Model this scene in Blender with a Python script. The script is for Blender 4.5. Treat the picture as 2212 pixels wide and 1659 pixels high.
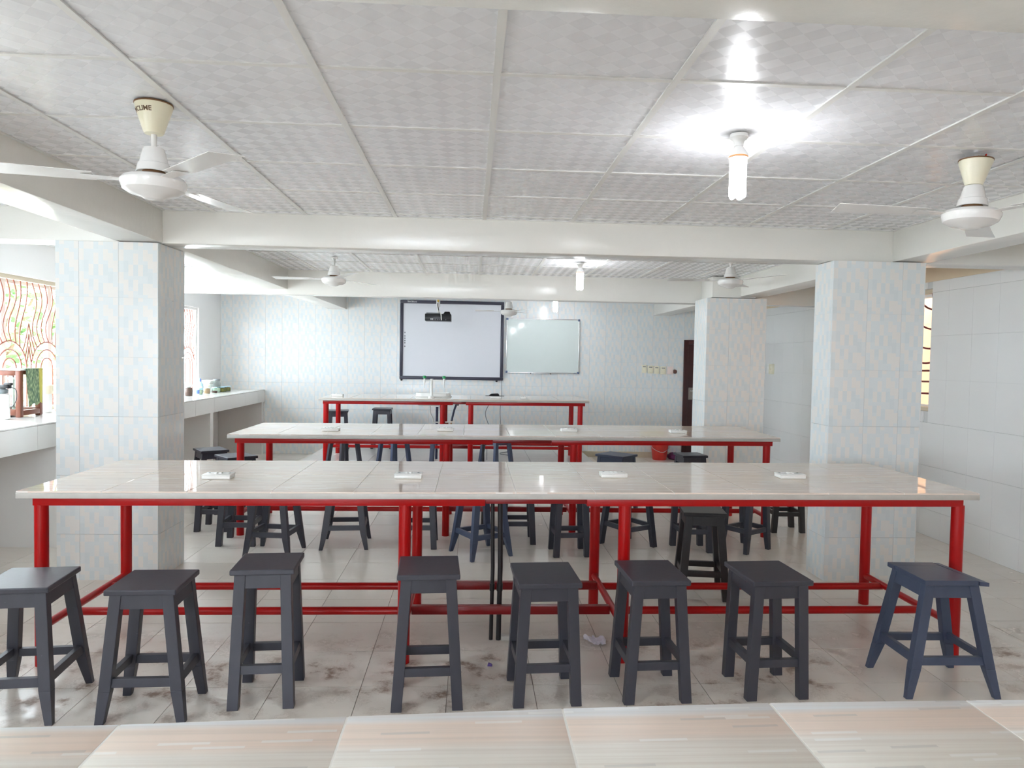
import bpy, bmesh, math, random
from mathutils import Vector, Matrix
random.seed(7)
sc = bpy.context.scene
COL = sc.collection
for o in list(bpy.data.objects): bpy.data.objects.remove(o)

# ------------------------------------------------------------------ camera, world, exposure
CAM_Z = 1.535
yaw, pitch, roll = 0.0563645, -0.0361160, 0.0179690
fw = Vector((math.sin(yaw)*math.cos(pitch), math.cos(yaw)*math.cos(pitch), math.sin(pitch)))
r0 = Vector((math.cos(yaw), -math.sin(yaw), 0)); u0 = r0.cross(fw)
rt = r0*math.cos(roll)+u0*math.sin(roll); up = -r0*math.sin(roll)+u0*math.cos(roll)
cd = bpy.data.cameras.new('camera'); cam = bpy.data.objects.new('camera', cd); COL.objects.link(cam)
cam.matrix_world = Matrix(((rt.x, up.x, -fw.x, 0), (rt.y, up.y, -fw.y, 0), (rt.z, up.z, -fw.z, CAM_Z), (0, 0, 0, 1)))
cd.sensor_width = 36; cd.lens = 1544.9/2212*36; cd.clip_start = .02; cd.clip_end = 300
sc.camera = cam
w = bpy.data.worlds.new('world'); sc.world = w; w.use_nodes = True
bg = w.node_tree.nodes['Background']; bg.inputs[0].default_value = (.825, .905, 1, 1); bg.inputs[1].default_value = 6.0
sc.view_settings.view_transform = 'Standard'; sc.view_settings.look = 'None'
sc.view_settings.exposure = 2.03; sc.view_settings.gamma = 1; sc.view_settings.use_curve_mapping = False
sc.cycles.use_denoising = True
sc.cycles.max_bounces = 12; sc.cycles.diffuse_bounces = 8; sc.cycles.glossy_bounces = 4; sc.cycles.transparent_max_bounces = 12
sc.cycles.sample_clamp_indirect = 6; sc.cycles.caustics_reflective = False; sc.cycles.caustics_refractive = False

# ------------------------------------------------------------------ node helpers, materials
def newmat(name):
    m = bpy.data.materials.new(name); m.use_nodes = True
    nt = m.node_tree; return m, nt, nt.nodes['Principled BSDF']
def nd(nt, typ, **kw):
    n = nt.nodes.new(typ)
    for k, v in kw.items(): setattr(n, k, v)
    return n
def lk(nt, a, b): nt.links.new(a, b)
def mth(nt, op, a, b=None, c=None):
    n = nd(nt, 'ShaderNodeMath', operation=op)
    for i, v in enumerate((a, b, c)):
        if v is None: continue
        if isinstance(v, (int, float)): n.inputs[i].default_value = v
        else: lk(nt, v, n.inputs[i])
    return n.outputs[0]
def mixc(nt, fac, a, b, blend='MIX'):
    n = nd(nt, 'ShaderNodeMix', data_type='RGBA', blend_type=blend)
    for i, v in ((0, fac), (6, a), (7, b)):
        if isinstance(v, (int, float)): n.inputs[i].default_value = v
        elif isinstance(v, tuple): n.inputs[i].default_value = v+(1,) if len(v) == 3 else v
        else: lk(nt, v, n.inputs[i])
    return n.outputs[2]
def rampn(nt, fac, stops, interp='LINEAR'):
    n = nd(nt, 'ShaderNodeValToRGB'); n.color_ramp.interpolation = interp
    e = n.color_ramp.elements
    while len(e) < len(stops): e.new(.5)
    for k, (p, c) in enumerate(stops):
        e[k].position = p; e[k].color = (c+(1,)) if isinstance(c, tuple) else (c, c, c, 1)
    lk(nt, fac, n.inputs[0]); return n.outputs[0]
def pos(nt):
    g = nd(nt, 'ShaderNodeNewGeometry'); return g.outputs['Position']
def objc(nt): return nd(nt, 'ShaderNodeTexCoord').outputs['Object']
def noise(nt, vec, scale, detail=3, rough=.55, sc3=None):
    if sc3:
        mp = nd(nt, 'ShaderNodeMapping'); mp.inputs['Scale'].default_value = sc3; lk(nt, vec, mp.inputs[0]); vec = mp.outputs[0]
    n = nd(nt, 'ShaderNodeTexNoise'); n.inputs['Scale'].default_value = scale; n.inputs['Detail'].default_value = detail; n.inputs['Roughness'].default_value = rough
    lk(nt, vec, n.inputs['Vector']); return n.outputs[0]
def bump(nt, b, h, strength, dist=.01):
    n = nd(nt, 'ShaderNodeBump'); n.inputs['Strength'].default_value = strength; n.inputs['Distance'].default_value = dist
    lk(nt, h, n.inputs['Height']); lk(nt, n.outputs[0], b.inputs['Normal'])
def sr(r, g, b):
    f = lambda c: (c/255/12.92) if c/255 <= .04045 else ((c/255+.055)/1.055)**2.4
    return (f(r), f(g), f(b))
def plain(name, c, rough=.5, metal=0, var=.06, vscale=14, spec=.5, bmp=0, coat=0):
    m, nt, b = newmat(name)
    n = noise(nt, objc(nt), vscale)
    col = mixc(nt, n, tuple(x*(1-var) for x in c), tuple(min(1, x*(1+var)) for x in c))
    lk(nt, col, b.inputs['Base Color']); b.inputs['Roughness'].default_value = rough; b.inputs['Metallic'].default_value = metal
    b.inputs['Specular IOR Level'].default_value = spec
    if coat: b.inputs['Coat Weight'].default_value = coat; b.inputs['Coat Roughness'].default_value = .08
    if bmp: bump(nt, b, noise(nt, objc(nt), vscale*4, 4), bmp, .004)
    return m
M = {}
M['paint'] = plain('cream_gloss_paint', (.80, .79, .745), .22, bmp=.25, vscale=5, var=.015)
M['white_paint'] = plain('white_wall_paint', (.80, .79, .78), .35, bmp=.15, vscale=4, var=.02)
M['beige_paint'] = plain('beige_wall_paint', sr(222, 203, 176), .5, var=.03)
M['tan_strip'] = plain('tan_wall_strip', sr(206, 195, 172), .5, var=.12, vscale=9)
M['white_tile'] = plain('white_wall_tile', (.80, .80, .795), .12, var=.015, vscale=2)
M['counter_tile'] = plain('counter_white_tile', (.76, .745, .72), .1, var=.03, vscale=3)
M['counter_under'] = plain('counter_underside_paint', sr(196, 178, 168), .5, var=.04)
M['grout'] = plain('grey_grout', sr(205, 206, 205), .8)
M['floor_grout'] = plain('floor_grout', sr(140, 130, 118), .8)
M['light_grout'] = plain('white_grout', sr(235, 233, 228), .6)
M['tee'] = plain('ceiling_tee_paint', (.74, .74, .72), .35, var=.02)
M['red'] = plain('red_gloss_paint', sr(172, 3, 6), .3, spec=.38, var=.1, vscale=9, bmp=.08)
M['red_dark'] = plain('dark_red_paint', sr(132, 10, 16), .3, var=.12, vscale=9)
M['ply'] = plain('dark_board_edge', sr(110, 100, 95), .7)
M['slab'] = plain('tabletop_edge_tile', sr(184, 180, 174), .4, var=.12, vscale=20)
M['black_pipe'] = plain('black_conduit', sr(34, 30, 32), .35)
M['white_plastic'] = plain('white_plastic', (.82, .82, .80), .3, var=.02)
M['cream_plastic'] = plain('cream_plastic', sr(236, 231, 208), .3, var=.03)
M['old_cream'] = plain('aged_cream_plastic', sr(232, 226, 200), .28, var=.05)
M['fan_white'] = plain('fan_white_enamel', (.80, .79, .77), .18, var=.02)
M['brown_edge'] = plain('rusty_brown_edge', sr(120, 84, 50), .6, var=.2, vscale=40)
M['dark'] = plain('dark_plastic', sr(26, 26, 30), .3)
M['frame_navy'] = plain('board_frame_grey', sr(58, 58, 74), .35)
M['board_white'] = plain('projection_board_surface', sr(214, 216, 222), .3, var=.01)
M['wboard'] = plain('whiteboard_surface', sr(214, 224, 222), .07, var=.015, vscale=3)
M['alu'] = plain('aluminium', (.75, .76, .77), .25, metal=.8, var=.03)
M['blue_cap'] = plain('blue_grey_cap', sr(90, 105, 135), .4)
M['green'] = plain('green_plastic', sr(30, 150, 84), .3)
M['door'] = plain('dark_brown_door', sr(62, 26, 26), .3, var=.2, vscale=6)
M['plate'] = plain('dull_metal_plate', sr(150, 140, 132), .4, metal=.4, var=.2, vscale=30)
M['pink'] = plain('pale_pink_plate', sr(238, 220, 214), .35, var=.02)
M['text'] = plain('brown_print', sr(92, 68, 38), .6)
M['white_print'] = plain('white_print', sr(225, 225, 225), .6)
M['grey_print'] = plain('grey_print', sr(120, 122, 128), .6)
M['wood'] = plain('brown_varnished_wood', sr(112, 62, 44), .3, var=.22, vscale=12)
M['bucket'] = plain('scuffed_red_plastic', sr(196, 52, 42), .45, var=.3, vscale=16)
M['purple'] = plain('purple_plastic', sr(110, 40, 92), .5, var=.2)
M['paper'] = plain('crumpled_paper', sr(232, 230, 240), .7, bmp=.4, vscale=30)
M['lilac'] = plain('purple_scrap', sr(104, 84, 150), .7)
M['cable_grey'] = plain('grey_cable', sr(120, 125, 128), .5)
M['cable_white'] = plain('white_cable', sr(225, 225, 220), .5)
M['yellow'] = plain('yellow_plug', sr(196, 160, 44), .5)
M['hose'] = plain('dark_blue_hose', sr(50, 56, 84), .4)
M['rust'] = plain('rusty_valve', sr(140, 70, 50), .5, var=.3, vscale=60)
M['grille'] = plain('brown_grille_paint', sr(150, 92, 76), .45, var=.1)
M['grille_dark'] = plain('dark_red_grille_paint', sr(112, 40, 44), .45, var=.1)
M['frame_white'] = plain('white_window_frame', (.82, .81, .79), .35, var=.02)
M['frame_beige'] = plain('beige_window_frame', sr(206, 194, 172), .4, var=.05)
M['peach'] = plain('peach_outer_wall', sr(206, 164, 126), .7, var=.04)
M['ground'] = plain('pale_ground', sr(228, 224, 220), .9)
M['bark'] = plain('tree_bark', sr(110, 90, 70), .9, var=.2)
M['leaf'] = plain('tree_leaf', sr(96, 138, 74), .5, var=.15, vscale=1.3)
M['leaf2'] = plain('yellow_green_leaf', sr(206, 206, 168), .5, var=.12, vscale=1.3)
M['brown_stuff'] = plain('dark_brown_contents', sr(104, 72, 62), .7, var=.4, vscale=60)
M['tan_stuff'] = plain('tan_contents', sr(196, 156, 122), .7, var=.3, vscale=60)
M['pale_stuff'] = plain('pale_green_contents', sr(190, 202, 176), .7, var=.25, vscale=60)
M['olive_stuff'] = plain('olive_contents', sr(140, 134, 60), .7, var=.4, vscale=60)
M['blue_lid'] = plain('light_blue_lid', sr(172, 206, 222), .4)
M['lid_cream'] = plain('cream_lid', sr(236, 224, 198), .4)
M['blue'] = plain('blue_cap', sr(96, 124, 196), .4)
M['bag'] = plain('brown_bag_contents', sr(150, 118, 100), .6, var=.35, vscale=40)
M['mesh_pale'] = plain('pale_green_balance', sr(176, 190, 182), .4)

def mat_stool(name, c, rough=.40):
    m, nt, b = newmat(name)
    oi = nd(nt, 'ShaderNodeObjectInfo')
    n = noise(nt, objc(nt), 22, 4, .6, (1, 1, .25))
    a = mixc(nt, n, tuple(x*.82 for x in c), tuple(x*1.16 for x in c))
    sc_ = rampn(nt, noise(nt, objc(nt), 60, 3, .7), [(.70, 0.0), (.78, 1.0)])
    a2 = mixc(nt, mth(nt, 'MULTIPLY', sc_, .12), a, (.35, .37, .4))
    lk(nt, a2, b.inputs['Base Color']); b.inputs['Roughness'].default_value = rough; b.inputs['Specular IOR Level'].default_value = .5
    bump(nt, b, noise(nt, objc(nt), 40, 4, .6, (1, 1, .2)), .12, .003)
    return m
M['stool'] = mat_stool('slate_gloss_paint', sr(58, 59, 69))
M['stool_blue_tint'] = mat_stool('blue_grey_paint_and_window_tint', sr(66, 76, 100))  # blue paint; on the rightmost front stool it carries window reflection as colour
M['stool_black'] = mat_stool('black_brown_gloss_paint', sr(40, 37, 38), .38)

M['wall_tile'] = [plain('tile_pale_blue_glaze', (.735, .775, .785), .14, spec=.36, var=.012, vscale=6),
    plain('tile_cream_glaze', (.80, .785, .76), .14, spec=.36, var=.012, vscale=6), plain('tile_grey_blue_glaze', (.70, .75, .765), .14, spec=.36, var=.012, vscale=6)]

def mat_floor():
    m, nt, b = newmat('beige_floor_tile')
    P = pos(nt)
    oi = nd(nt, 'ShaderNodeObjectInfo')
    n1 = noise(nt, P, 2.2, 4, .6, (1, 3.5, 1)); n2 = noise(nt, P, 14, 3, .6, (.4, 3, 1))
    c = mixc(nt, n1, sr(223, 216, 206), sr(235, 229, 221)); c = mixc(nt, mth(nt, 'MULTIPLY', n2, .35), c, sr(225, 217, 208))
    r = mth(nt, 'MULTIPLY', mth(nt, 'SUBTRACT', oi.outputs['Random'], .5), .10)
    c = mixc(nt, mth(nt, 'ADD', .08, r), c, sr(200, 190, 177))
    # muddy scuffs: patches between the stools and along the walkways
    s = nd(nt, 'ShaderNodeSeparateXYZ'); lk(nt, P, s.inputs[0])
    near = rampn(nt, mth(nt, 'ABSOLUTE', mth(nt, 'SUBTRACT', s.outputs[1], 3.4)), [(.2, 1.0), (.75, 0.0)])
    xm = rampn(nt, noise(nt, P, 1.1, 1), [(.36, 0.0), (.54, 1.0)])
    st = rampn(nt, noise(nt, P, 7, 6, .68), [(.49, 0.0), (.64, 1.0)])
    f = mth(nt, 'MULTIPLY', mth(nt, 'MULTIPLY', near, xm), st)
    far = mth(nt, 'MULTIPLY', rampn(nt, noise(nt, P, 5, 6, .7), [(.62, 0.0), (.74, 1.0)]), .45)
    f = mth(nt, 'MINIMUM', mth(nt, 'ADD', mth(nt, 'MULTIPLY', f, .8), far), .85)
    c = mixc(nt, f, c, sr(122, 88, 62))
    lk(nt, c, b.inputs['Base Color'])
    rr = mth(nt, 'ADD', .17, mth(nt, 'ADD', mth(nt, 'MULTIPLY', f, .4), mth(nt, 'MULTIPLY', n1, .08)))
    lk(nt, rr, b.inputs['Roughness'])
    return m
M['floor_tile'] = mat_floor()
M['dais_tile'] = plain('pale_platform_tile', sr(222, 220, 216), .14, var=.03, vscale=5)

def mat_top(name, y0, depth, strong):
    # printed tile: fine streaks along the table, wide tint bands and short dashes
    m, nt, b = newmat(name)
    P = pos(nt); s = nd(nt, 'ShaderNodeSeparateXYZ'); lk(nt, P, s.inputs[0])
    t = mth(nt, 'DIVIDE', mth(nt, 'SUBTRACT', y0, mth(nt, 'SUBTRACT', s.outputs[1], mth(nt, 'MULTIPLY', s.outputs[0], .03 if strong else 0))), depth)
    t = mth(nt, 'FRACT', t)
    g, pe, cr, ye = sr(224, 225, 227), sr(233, 213, 199), sr(228, 222, 214), sr(225, 221, 211)
    if strong: stops = [(0, g), (.055, g), (.09, pe), (.185, pe), (.235, cr), (.36, ye), (1, sr(213, 209, 201))]
    else:
        k = sr(228, 214, 204); stops = [(0, k), (.3, sr(229, 212, 198)), (.6, sr(227, 213, 199)), (1, k)]
    c = rampn(nt, t, stops)
    st = noise(nt, P, 9, 4, .7, (.12, 9, 1))
    c = mixc(nt, mth(nt, 'MULTIPLY', rampn(nt, st, [(.42, 0.0), (.66, 1.0)]), .55), c, sr(204, 191, 180) if strong else sr(194, 183, 172), 'MIX')
    # dashes
    row = mth(nt, 'FLOOR', mth(nt, 'DIVIDE', mth(nt, 'SUBTRACT', s.outputs[1], mth(nt, 'MULTIPLY', s.outputs[0], .03 if strong else 0)), .0075))
    wr = nd(nt, 'ShaderNodeTexWhiteNoise', noise_dimensions='1D'); lk(nt, row, wr.inputs['W'])
    cx = mth(nt, 'FLOOR', mth(nt, 'ADD', mth(nt, 'DIVIDE', s.outputs[0], .085), mth(nt, 'MULTIPLY', wr.outputs[0], 9)))
    cb = nd(nt, 'ShaderNodeCombineXYZ'); lk(nt, row, cb.inputs[0]); lk(nt, cx, cb.inputs[1])
    w2 = nd(nt, 'ShaderNodeTexWhiteNoise', noise_dimensions='2D'); lk(nt, cb.outputs[0], w2.inputs['Vector'])
    dl = mth(nt, 'GREATER_THAN', w2.outputs[0], .955); dd = mth(nt, 'LESS_THAN', w2.outputs[0], .03)
    c = mixc(nt, mth(nt, 'MULTIPLY', dl, .5), c, sr(240, 240, 238)); c = mixc(nt, mth(nt, 'MULTIPLY', dd, .45), c, sr(184, 180, 176))
    lk(nt, c, b.inputs['Base Color']); b.inputs['Roughness'].default_value = .38 if strong else .03
    b.inputs['Specular IOR Level'].default_value = .55
    return m
M['desk_top'] = mat_top('striped_desk_tile', 1.325, .60, True)
M['table_top'] = mat_top('polished_table_tile', 0, .6, False)

def mat_ceiling():
    m, nt, b = newmat('embossed_ceiling_panel')
    s = nd(nt, 'ShaderNodeSeparateXYZ'); lk(nt, pos(nt), s.inputs[0])
    a = mth(nt, 'FLOOR', mth(nt, 'DIVIDE', mth(nt, 'ADD', s.outputs[0], s.outputs[1]), .0849))
    d = mth(nt, 'FLOOR', mth(nt, 'DIVIDE', mth(nt, 'SUBTRACT', s.outputs[0], s.outputs[1]), .0849))
    k = mth(nt, 'ABSOLUTE', mth(nt, 'MODULO', mth(nt, 'ADD', a, d), 2))
    c = mixc(nt, k, (.775, .785, .81), (.777, .787, .812)); lk(nt, c, b.inputs['Base Color'])
    lk(nt, mth(nt, 'ADD', .195, mth(nt, 'MULTIPLY', k, .08)), b.inputs['Roughness']); b.inputs['Specular IOR Level'].default_value = .22
    return m
M['ceiling_panel'] = mat_ceiling()

def mat_glass(name, tint, refl=.08):
    m, nt, b = newmat(name); nt.nodes.remove(b)
    out = nt.nodes['Material Output']
    t = nd(nt, 'ShaderNodeBsdfTransparent'); t.inputs[0].default_value = tint+(1,)
    g = nd(nt, 'ShaderNodeBsdfGlossy'); g.inputs['Roughness'].default_value = .02
    lw_ = nd(nt, 'ShaderNodeLayerWeight'); fr_ = mth(nt, 'ADD', .035, mth(nt, 'MULTIPLY', mth(nt, 'POWER', lw_.outputs['Facing'], 5), .9))
    mx = nd(nt, 'ShaderNodeMixShader'); lk(nt, fr_, mx.inputs[0]); lk(nt, t.outputs[0], mx.inputs[1]); lk(nt, g.outputs[0], mx.inputs[2])
    lk(nt, mx.outputs[0], out.inputs[0]); return m
M['glass'] = mat_glass('window_glass', (.96, .98, .97))
M['jar_glass'] = mat_glass('jar_glass', (.80, .85, .84))
def mat_emit(name, c, s):
    m, nt, b = newmat(name); b.inputs['Base Color'].default_value = (.9, .9, .9, 1)
    b.inputs['Emission Color'].default_value = c+(1,); b.inputs['Emission Strength'].default_value = s; return m
M['tube'] = mat_emit('lit_lamp_tube', (.93, .96, 1), 16)
M['orange'] = plain('orange_band', sr(238, 170, 110), .4)
def mat_towel():
    m, nt, b = newmat('green_woven_towel')
    o = objc(nt); wv = nd(nt, 'ShaderNodeTexVoronoi'); wv.inputs['Scale'].default_value = 1
    mp = nd(nt, 'ShaderNodeMapping'); mp.inputs['Scale'].default_value = (50, 90, 32); lk(nt, o, mp.inputs[0]); lk(nt, mp.outputs[0], wv.inputs['Vector'])
    c = rampn(nt, wv.outputs['Distance'], [(.1, sr(176, 190, 150)), (.5, sr(110, 132, 100)), (.9, sr(70, 96, 84))])
    s = nd(nt, 'ShaderNodeSeparateXYZ'); lk(nt, o, s.inputs[0])
    e = rampn(nt, s.outputs[1], [(.17, 0.0), (.18, 1.0), (.22, 1.0), (.225, 0.0)])
    c = mixc(nt, mth(nt, 'MULTIPLY', e, .85), c, sr(196, 184, 84)); lk(nt, c, b.inputs['Base Color']); b.inputs['Roughness'].default_value = .9
    return m
M['towel'] = mat_towel()

# ------------------------------------------------------------------ mesh helpers
class MB:
    def __init__(s): s.v = []; s.f = []; s.mi = []; s.cur = 0
    def quad8(s, p):
        n = len(s.v); s.v += [tuple(q) for q in p]
        for f in ((3, 2, 1, 0), (4, 5, 6, 7), (0, 1, 5, 4), (1, 2, 6, 5), (2, 3, 7, 6), (3, 0, 4, 7)):
            s.f.append(tuple(n+i for i in f)); s.mi.append(s.cur)
        return s
    def box(s, x0, x1, y0, y1, z0, z1):
        return s.quad8([(x0, y0, z0), (x1, y0, z0), (x1, y1, z0), (x0, y1, z0), (x0, y0, z1), (x1, y0, z1), (x1, y1, z1), (x0, y1, z1)])
    def prism(s, bot, top): return s.quad8(list(bot)+list(top))   # two quads, counter-clockwise from above
    def tube(s, pts, r, n=8, caps=True):
        pts = [Vector(p) for p in pts]; R = r if isinstance(r, (list, tuple)) else [r]*len(pts)
        base = len(s.v); prev = None
        for i, p in enumerate(pts):
            d = (pts[min(i+1, len(pts)-1)]-pts[max(i-1, 0)]).normalized()
            if prev is None: a = d.orthogonal().normalized()
            else:
                a = prev-d*prev.dot(d); a = a.normalized() if a.length > 1e-6 else d.orthogonal().normalized()
            prev = a; b = d.cross(a)
            for k in range(n):
                t = 2*math.pi*k/n; s.v.append(tuple(p+(a*math.cos(t)+b*math.sin(t))*R[i]))
        for i in range(len(pts)-1):
            for k in range(n):
                k2 = (k+1) % n
                s.f.append((base+i*n+k, base+i*n+k2, base+(i+1)*n+k2, base+(i+1)*n+k)); s.mi.append(s.cur)
        if caps:
            s.f.append(tuple(base+k for k in reversed(range(n)))); s.mi.append(s.cur)
            e = base+(len(pts)-1)*n; s.f.append(tuple(e+k for k in range(n))); s.mi.append(s.cur)
        return s
    def lathe(s, prof, c=(0, 0, 0), n=24):
        base = len(s.v); m = len(prof)
        for r, z in prof:
            for k in range(n):
                t = 2*math.pi*k/n; s.v.append((c[0]+max(r, 1e-4)*math.cos(t), c[1]+max(r, 1e-4)*math.sin(t), c[2]+z))
        for i in range(m-1):
            for k in range(n):
                k2 = (k+1) % n; s.f.append((base+i*n+k, base+i*n+k2, base+(i+1)*n+k2, base+(i+1)*n+k)); s.mi.append(s.cur)
        s.f.append(tuple(base+k for k in reversed(range(n)))); s.mi.append(s.cur)
        s.f.append(tuple(base+(m-1)*n+k for k in range(n))); s.mi.append(s.cur)
        return s
    def mesh(s, name, mats, bevel=0, smooth=35):
        me = bpy.data.meshes.new(name); me.from_pydata(s.v, [], s.f)
        for m in (mats if isinstance(mats, (list, tuple)) else [mats]): me.materials.append(m)
        for p, i in zip(me.polygons, s.mi): p.material_index = i
        bm = bmesh.new(); bm.from_mesh(me)
        bmesh.ops.recalc_face_normals(bm, faces=bm.faces[:])
        if bevel: bmesh.ops.bevel(bm, geom=[e for e in bm.edges if e.calc_face_angle(0) > .5], offset=bevel, segments=2, profile=.5, affect='EDGES', clamp_overlap=True)
        bm.to_mesh(me); bm.free()
        if smooth:
            for p in me.polygons: p.use_smooth = True
            me.set_sharp_from_angle(angle=math.radians(smooth))
        return me
    def build(s, name, mats, parent=None, bevel=0, smooth=35, loc=(0, 0, 0)):
        o = bpy.data.objects.new(name, s.mesh(name, mats, bevel, smooth)); COL.objects.link(o)
        o.location = loc
        if parent: o.parent = parent
        return o
def empty(name, loc=(0, 0, 0), rz=0):
    o = bpy.data.objects.new(name, None); COL.objects.link(o); o.location = loc; o.rotation_euler = (0, 0, rz); o.empty_display_size = .1
    return o
def tag(o, label, cat, group=None, kind=None):
    o['label'] = label; o['category'] = cat
    if group: o['group'] = group
    if kind: o['kind'] = kind
    return o
def struct(o, label=None, cat=None):
    o['kind'] = 'structure'
    if label: o['label'] = label
    if cat: o['category'] = cat
    return o
def piece(name, me, loc, parent):
    o = bpy.data.objects.new(name, me); COL.objects.link(o); o.location = loc; o.parent = parent; return o
_cache = {}
# printed glaze of one tile: 8 columns by 16 rows, (column, first row, last row) from the top
LIGHT = [(0, 2, 5), (0, 8, 11), (1, 0, 2), (1, 10, 14), (2, 0, 2), (2, 6, 9), (2, 13, 16), (3, 3, 6), (3, 10, 13), (4, 6, 9), (4, 0, 1), (5, 2, 5), (5, 11, 14), (6, 3, 7), (6, 11, 16), (7, 5, 8), (7, 12, 15), (7, 0, 2)]
DARK = [(1, 5, 8), (3, 6, 9), (5, 6, 9), (4, 11, 14), (0, 13, 16), (6, 8, 11), (3, 0, 2), (2, 10, 12)]
def tilemesh(axis, L, h, off=0, back=False):
    # axis 'x': face looks to -y (or +y when back); axis 'y': faces look to -x and +x
    k = ('pt', axis, round(L, 3), round(h, 3), round(off, 3), back)
    if k in _cache: return _cache[k]
    V, Fc, MI = [], [], []
    TW, TH, t = .25, .395, .012
    def face(u0, u1, z0, z1, mi):
        b = len(V)
        if axis == 'x': q = [(u0, z) for z in ()] or [(u0, 0, z0), (u1, 0, z0), (u1, 0, z1), (u0, 0, z1)]
        else: q = [(0, u0, z0), (0, u1, z0), (0, u1, z1), (0, u0, z1)]
        if back: q = [(a, t, c) if axis == 'x' else (t, b_, c) for a, b_, c in q]
        V.extend(q); Fc.append((b, b+1, b+2, b+3) if (axis == 'x') != back else (b+3, b+2, b+1, b)); MI.append(mi)
    cw = TW/8; rh = TH/16
    u = 0.0
    while u < L-1e-5:
        c = int((u+off+1e-6)/cw); u1 = min(L, (c+1)*cw-off); cc = c % 8
        code = [0]*16
        for lst, mi in ((DARK, 2), (LIGHT, 1)):
            for (q, a, b) in lst:
                if q == cc:
                    for r in range(a, b): code[r] = mi
        r = 0
        while r < 16:
            r1 = r
            while r1 < 16 and code[r1] == code[r]: r1 += 1
            z1 = h-r*rh; z0 = max(0, h-r1*rh)
            if r1 == 16: z0 = 0
            if z1 > 1e-5: face(u, u1, z0, z1, code[r])
            r = r1
        u = u1
    dx, dy = (L, t) if axis == 'x' else (t, L)
    b = len(V); V.extend([(0, 0, 0), (dx, 0, 0), (dx, dy, 0), (0, dy, 0), (0, 0, h), (dx, 0, h), (dx, dy, h), (0, dy, h)])
    sides = {'x-': (0, 3, 7, 4), 'x+': (1, 2, 6, 5), 'y-': (0, 1, 5, 4), 'y+': (3, 2, 6, 7)}
    skip = ('y+' if back else 'y-') if axis == 'x' else ('x+' if back else 'x-')
    for n_, f in sides.items():
        if n_ != skip: Fc.append(tuple(b+i for i in f)); MI.append(0)
    Fc.append((b+4, b+5, b+6, b+7)); MI.append(0)
    me = bpy.data.meshes.new('wall_tile'); me.from_pydata(V, [], Fc)
    for m in M['wall_tile']: me.materials.append(m)
    me.polygons.foreach_set('material_index', MI)
    _cache[k] = me; return me
def boxmesh(key, dx, dy, dz, mat, bevel=0):
    k = (key, round(dx, 4), round(dy, 4), round(dz, 4))
    if k not in _cache: _cache[k] = MB().box(0, dx, 0, dy, 0, dz).mesh(key, mat, bevel, 0)
    return _cache[k]
def spline(pts, n=8):
    P = [Vector(p) for p in pts]; P = [P[0]*2-P[1]]+P+[P[-1]*2-P[-2]]; out = []
    for i in range(1, len(P)-2):
        for k in range(n):
            t = k/n; a, b, c, d = P[i-1:i+3]
            out.append(.5*((2*b)+(c-a)*t+(2*a-5*b+4*c-d)*t*t+(3*b-a-3*c+d)*t**3))
    out.append(P[-2]); return out

# ------------------------------------------------------------------ room shell
XL, XR, YB, YF, ZC = -3.83, 4.12, 11.15, -4.0, 2.474
WT = .22
def edges(a, b, x0, st):
    k = math.ceil((a-x0)/st-1e-6); e = [a]
    v = x0+k*st
    while v < b-1e-6:
        if v > a+.02: e.append(v)
        v += st
    e.append(b); return e

floor = MB().box(XL-WT, XR+WT, YF-WT, YB+WT, -.12, -.004).build('floor', M['floor_grout'], smooth=0)
struct(floor, 'beige glossy tiled floor with muddy scuffs between the stools', 'floor')
G = .003; GT = .0014
tx = [-3.83]+[-3.69+.4*i for i in range(20)]
tx = [x for x in tx if x < XR-.02]+[XR]
ty = [YF+.02]+[v for v in [-3.9+.4*i for i in range(60)] if v < YB-.02]+[YB]
restf = MB()
for i in range(len(tx)-1):
    for j in range(len(ty)-1):
        x0, x1, y0, y1 = tx[i], tx[i+1], ty[j], ty[j+1]
        if y0 > 2.6 and y1 < 7.8:
            piece('tile', boxmesh('floor_tile', x1-x0-G, y1-y0-G, .004, M['floor_tile'], 0), (x0+G/2, y0+G/2, -.004), floor)
        else: restf.box(x0+G/2, x1-G/2, y0+G/2, y1-G/2, -.004, 0)
rf = restf.build('tile_field', M['floor_tile'], floor, smooth=0); rf['kind'] = 'stuff'

# walls with openings (side walls along Y)
def sidewall(name, x0, x1, wins, mat, zt=2.62):
    mb = MB(); y = YF-WT
    for (a, b, z0, z1) in sorted(wins):
        mb.box(x0, x1, y, a, 0, zt); mb.box(x0, x1, a, b, 0, z0); mb.box(x0, x1, a, b, z1, zt); y = b
    mb.box(x0, x1, y, YB+WT, 0, zt)
    return struct(mb.build(name, mat, smooth=0))
LW = [(-1.1, .75, .99, 2.16), (2.97, 3.78, .99, 2.16), (4.95, 7.6, .99, 2.16), (8.2, 10.28, .99, 2.16)]
RW = [(-2.5, -.9, 1.1, 2.23), (1.0, 2.6, 1.1, 2.23), (6.23, 7.65, 1.12, 2.23)]
wl = sidewall('wall_left', XL-WT, XL, LW, M['white_paint'])
wl['label'] = 'white painted wall with grilled windows over the counter'; wl['category'] = 'wall'
wr = sidewall('wall_right', XR+.012, XR+WT, RW, M['grout'])
wr['label'] = 'white tiled wall with a beige painted upper strip'; wr['category'] = 'wall'
wb = struct(MB().box(XL-WT, XR+WT, YB+.012, YB+WT, 0, 2.62).build('wall_back', M['grout'], smooth=0), 'far wall of pale blue and cream patterned tiles', 'wall')
BW = [(-2.55, -.5)]  # opening added in the unseen wall for frontal fill light
mb = MB(); x = XL-WT
for (a, b) in BW:
    mb.box(x, a, YF-WT, YF, 0, 2.62); mb.box(a, b, YF-WT, YF, 2.16, 2.62); mb.box(a, b, YF-WT, YF, 0, .95); x = b
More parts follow.
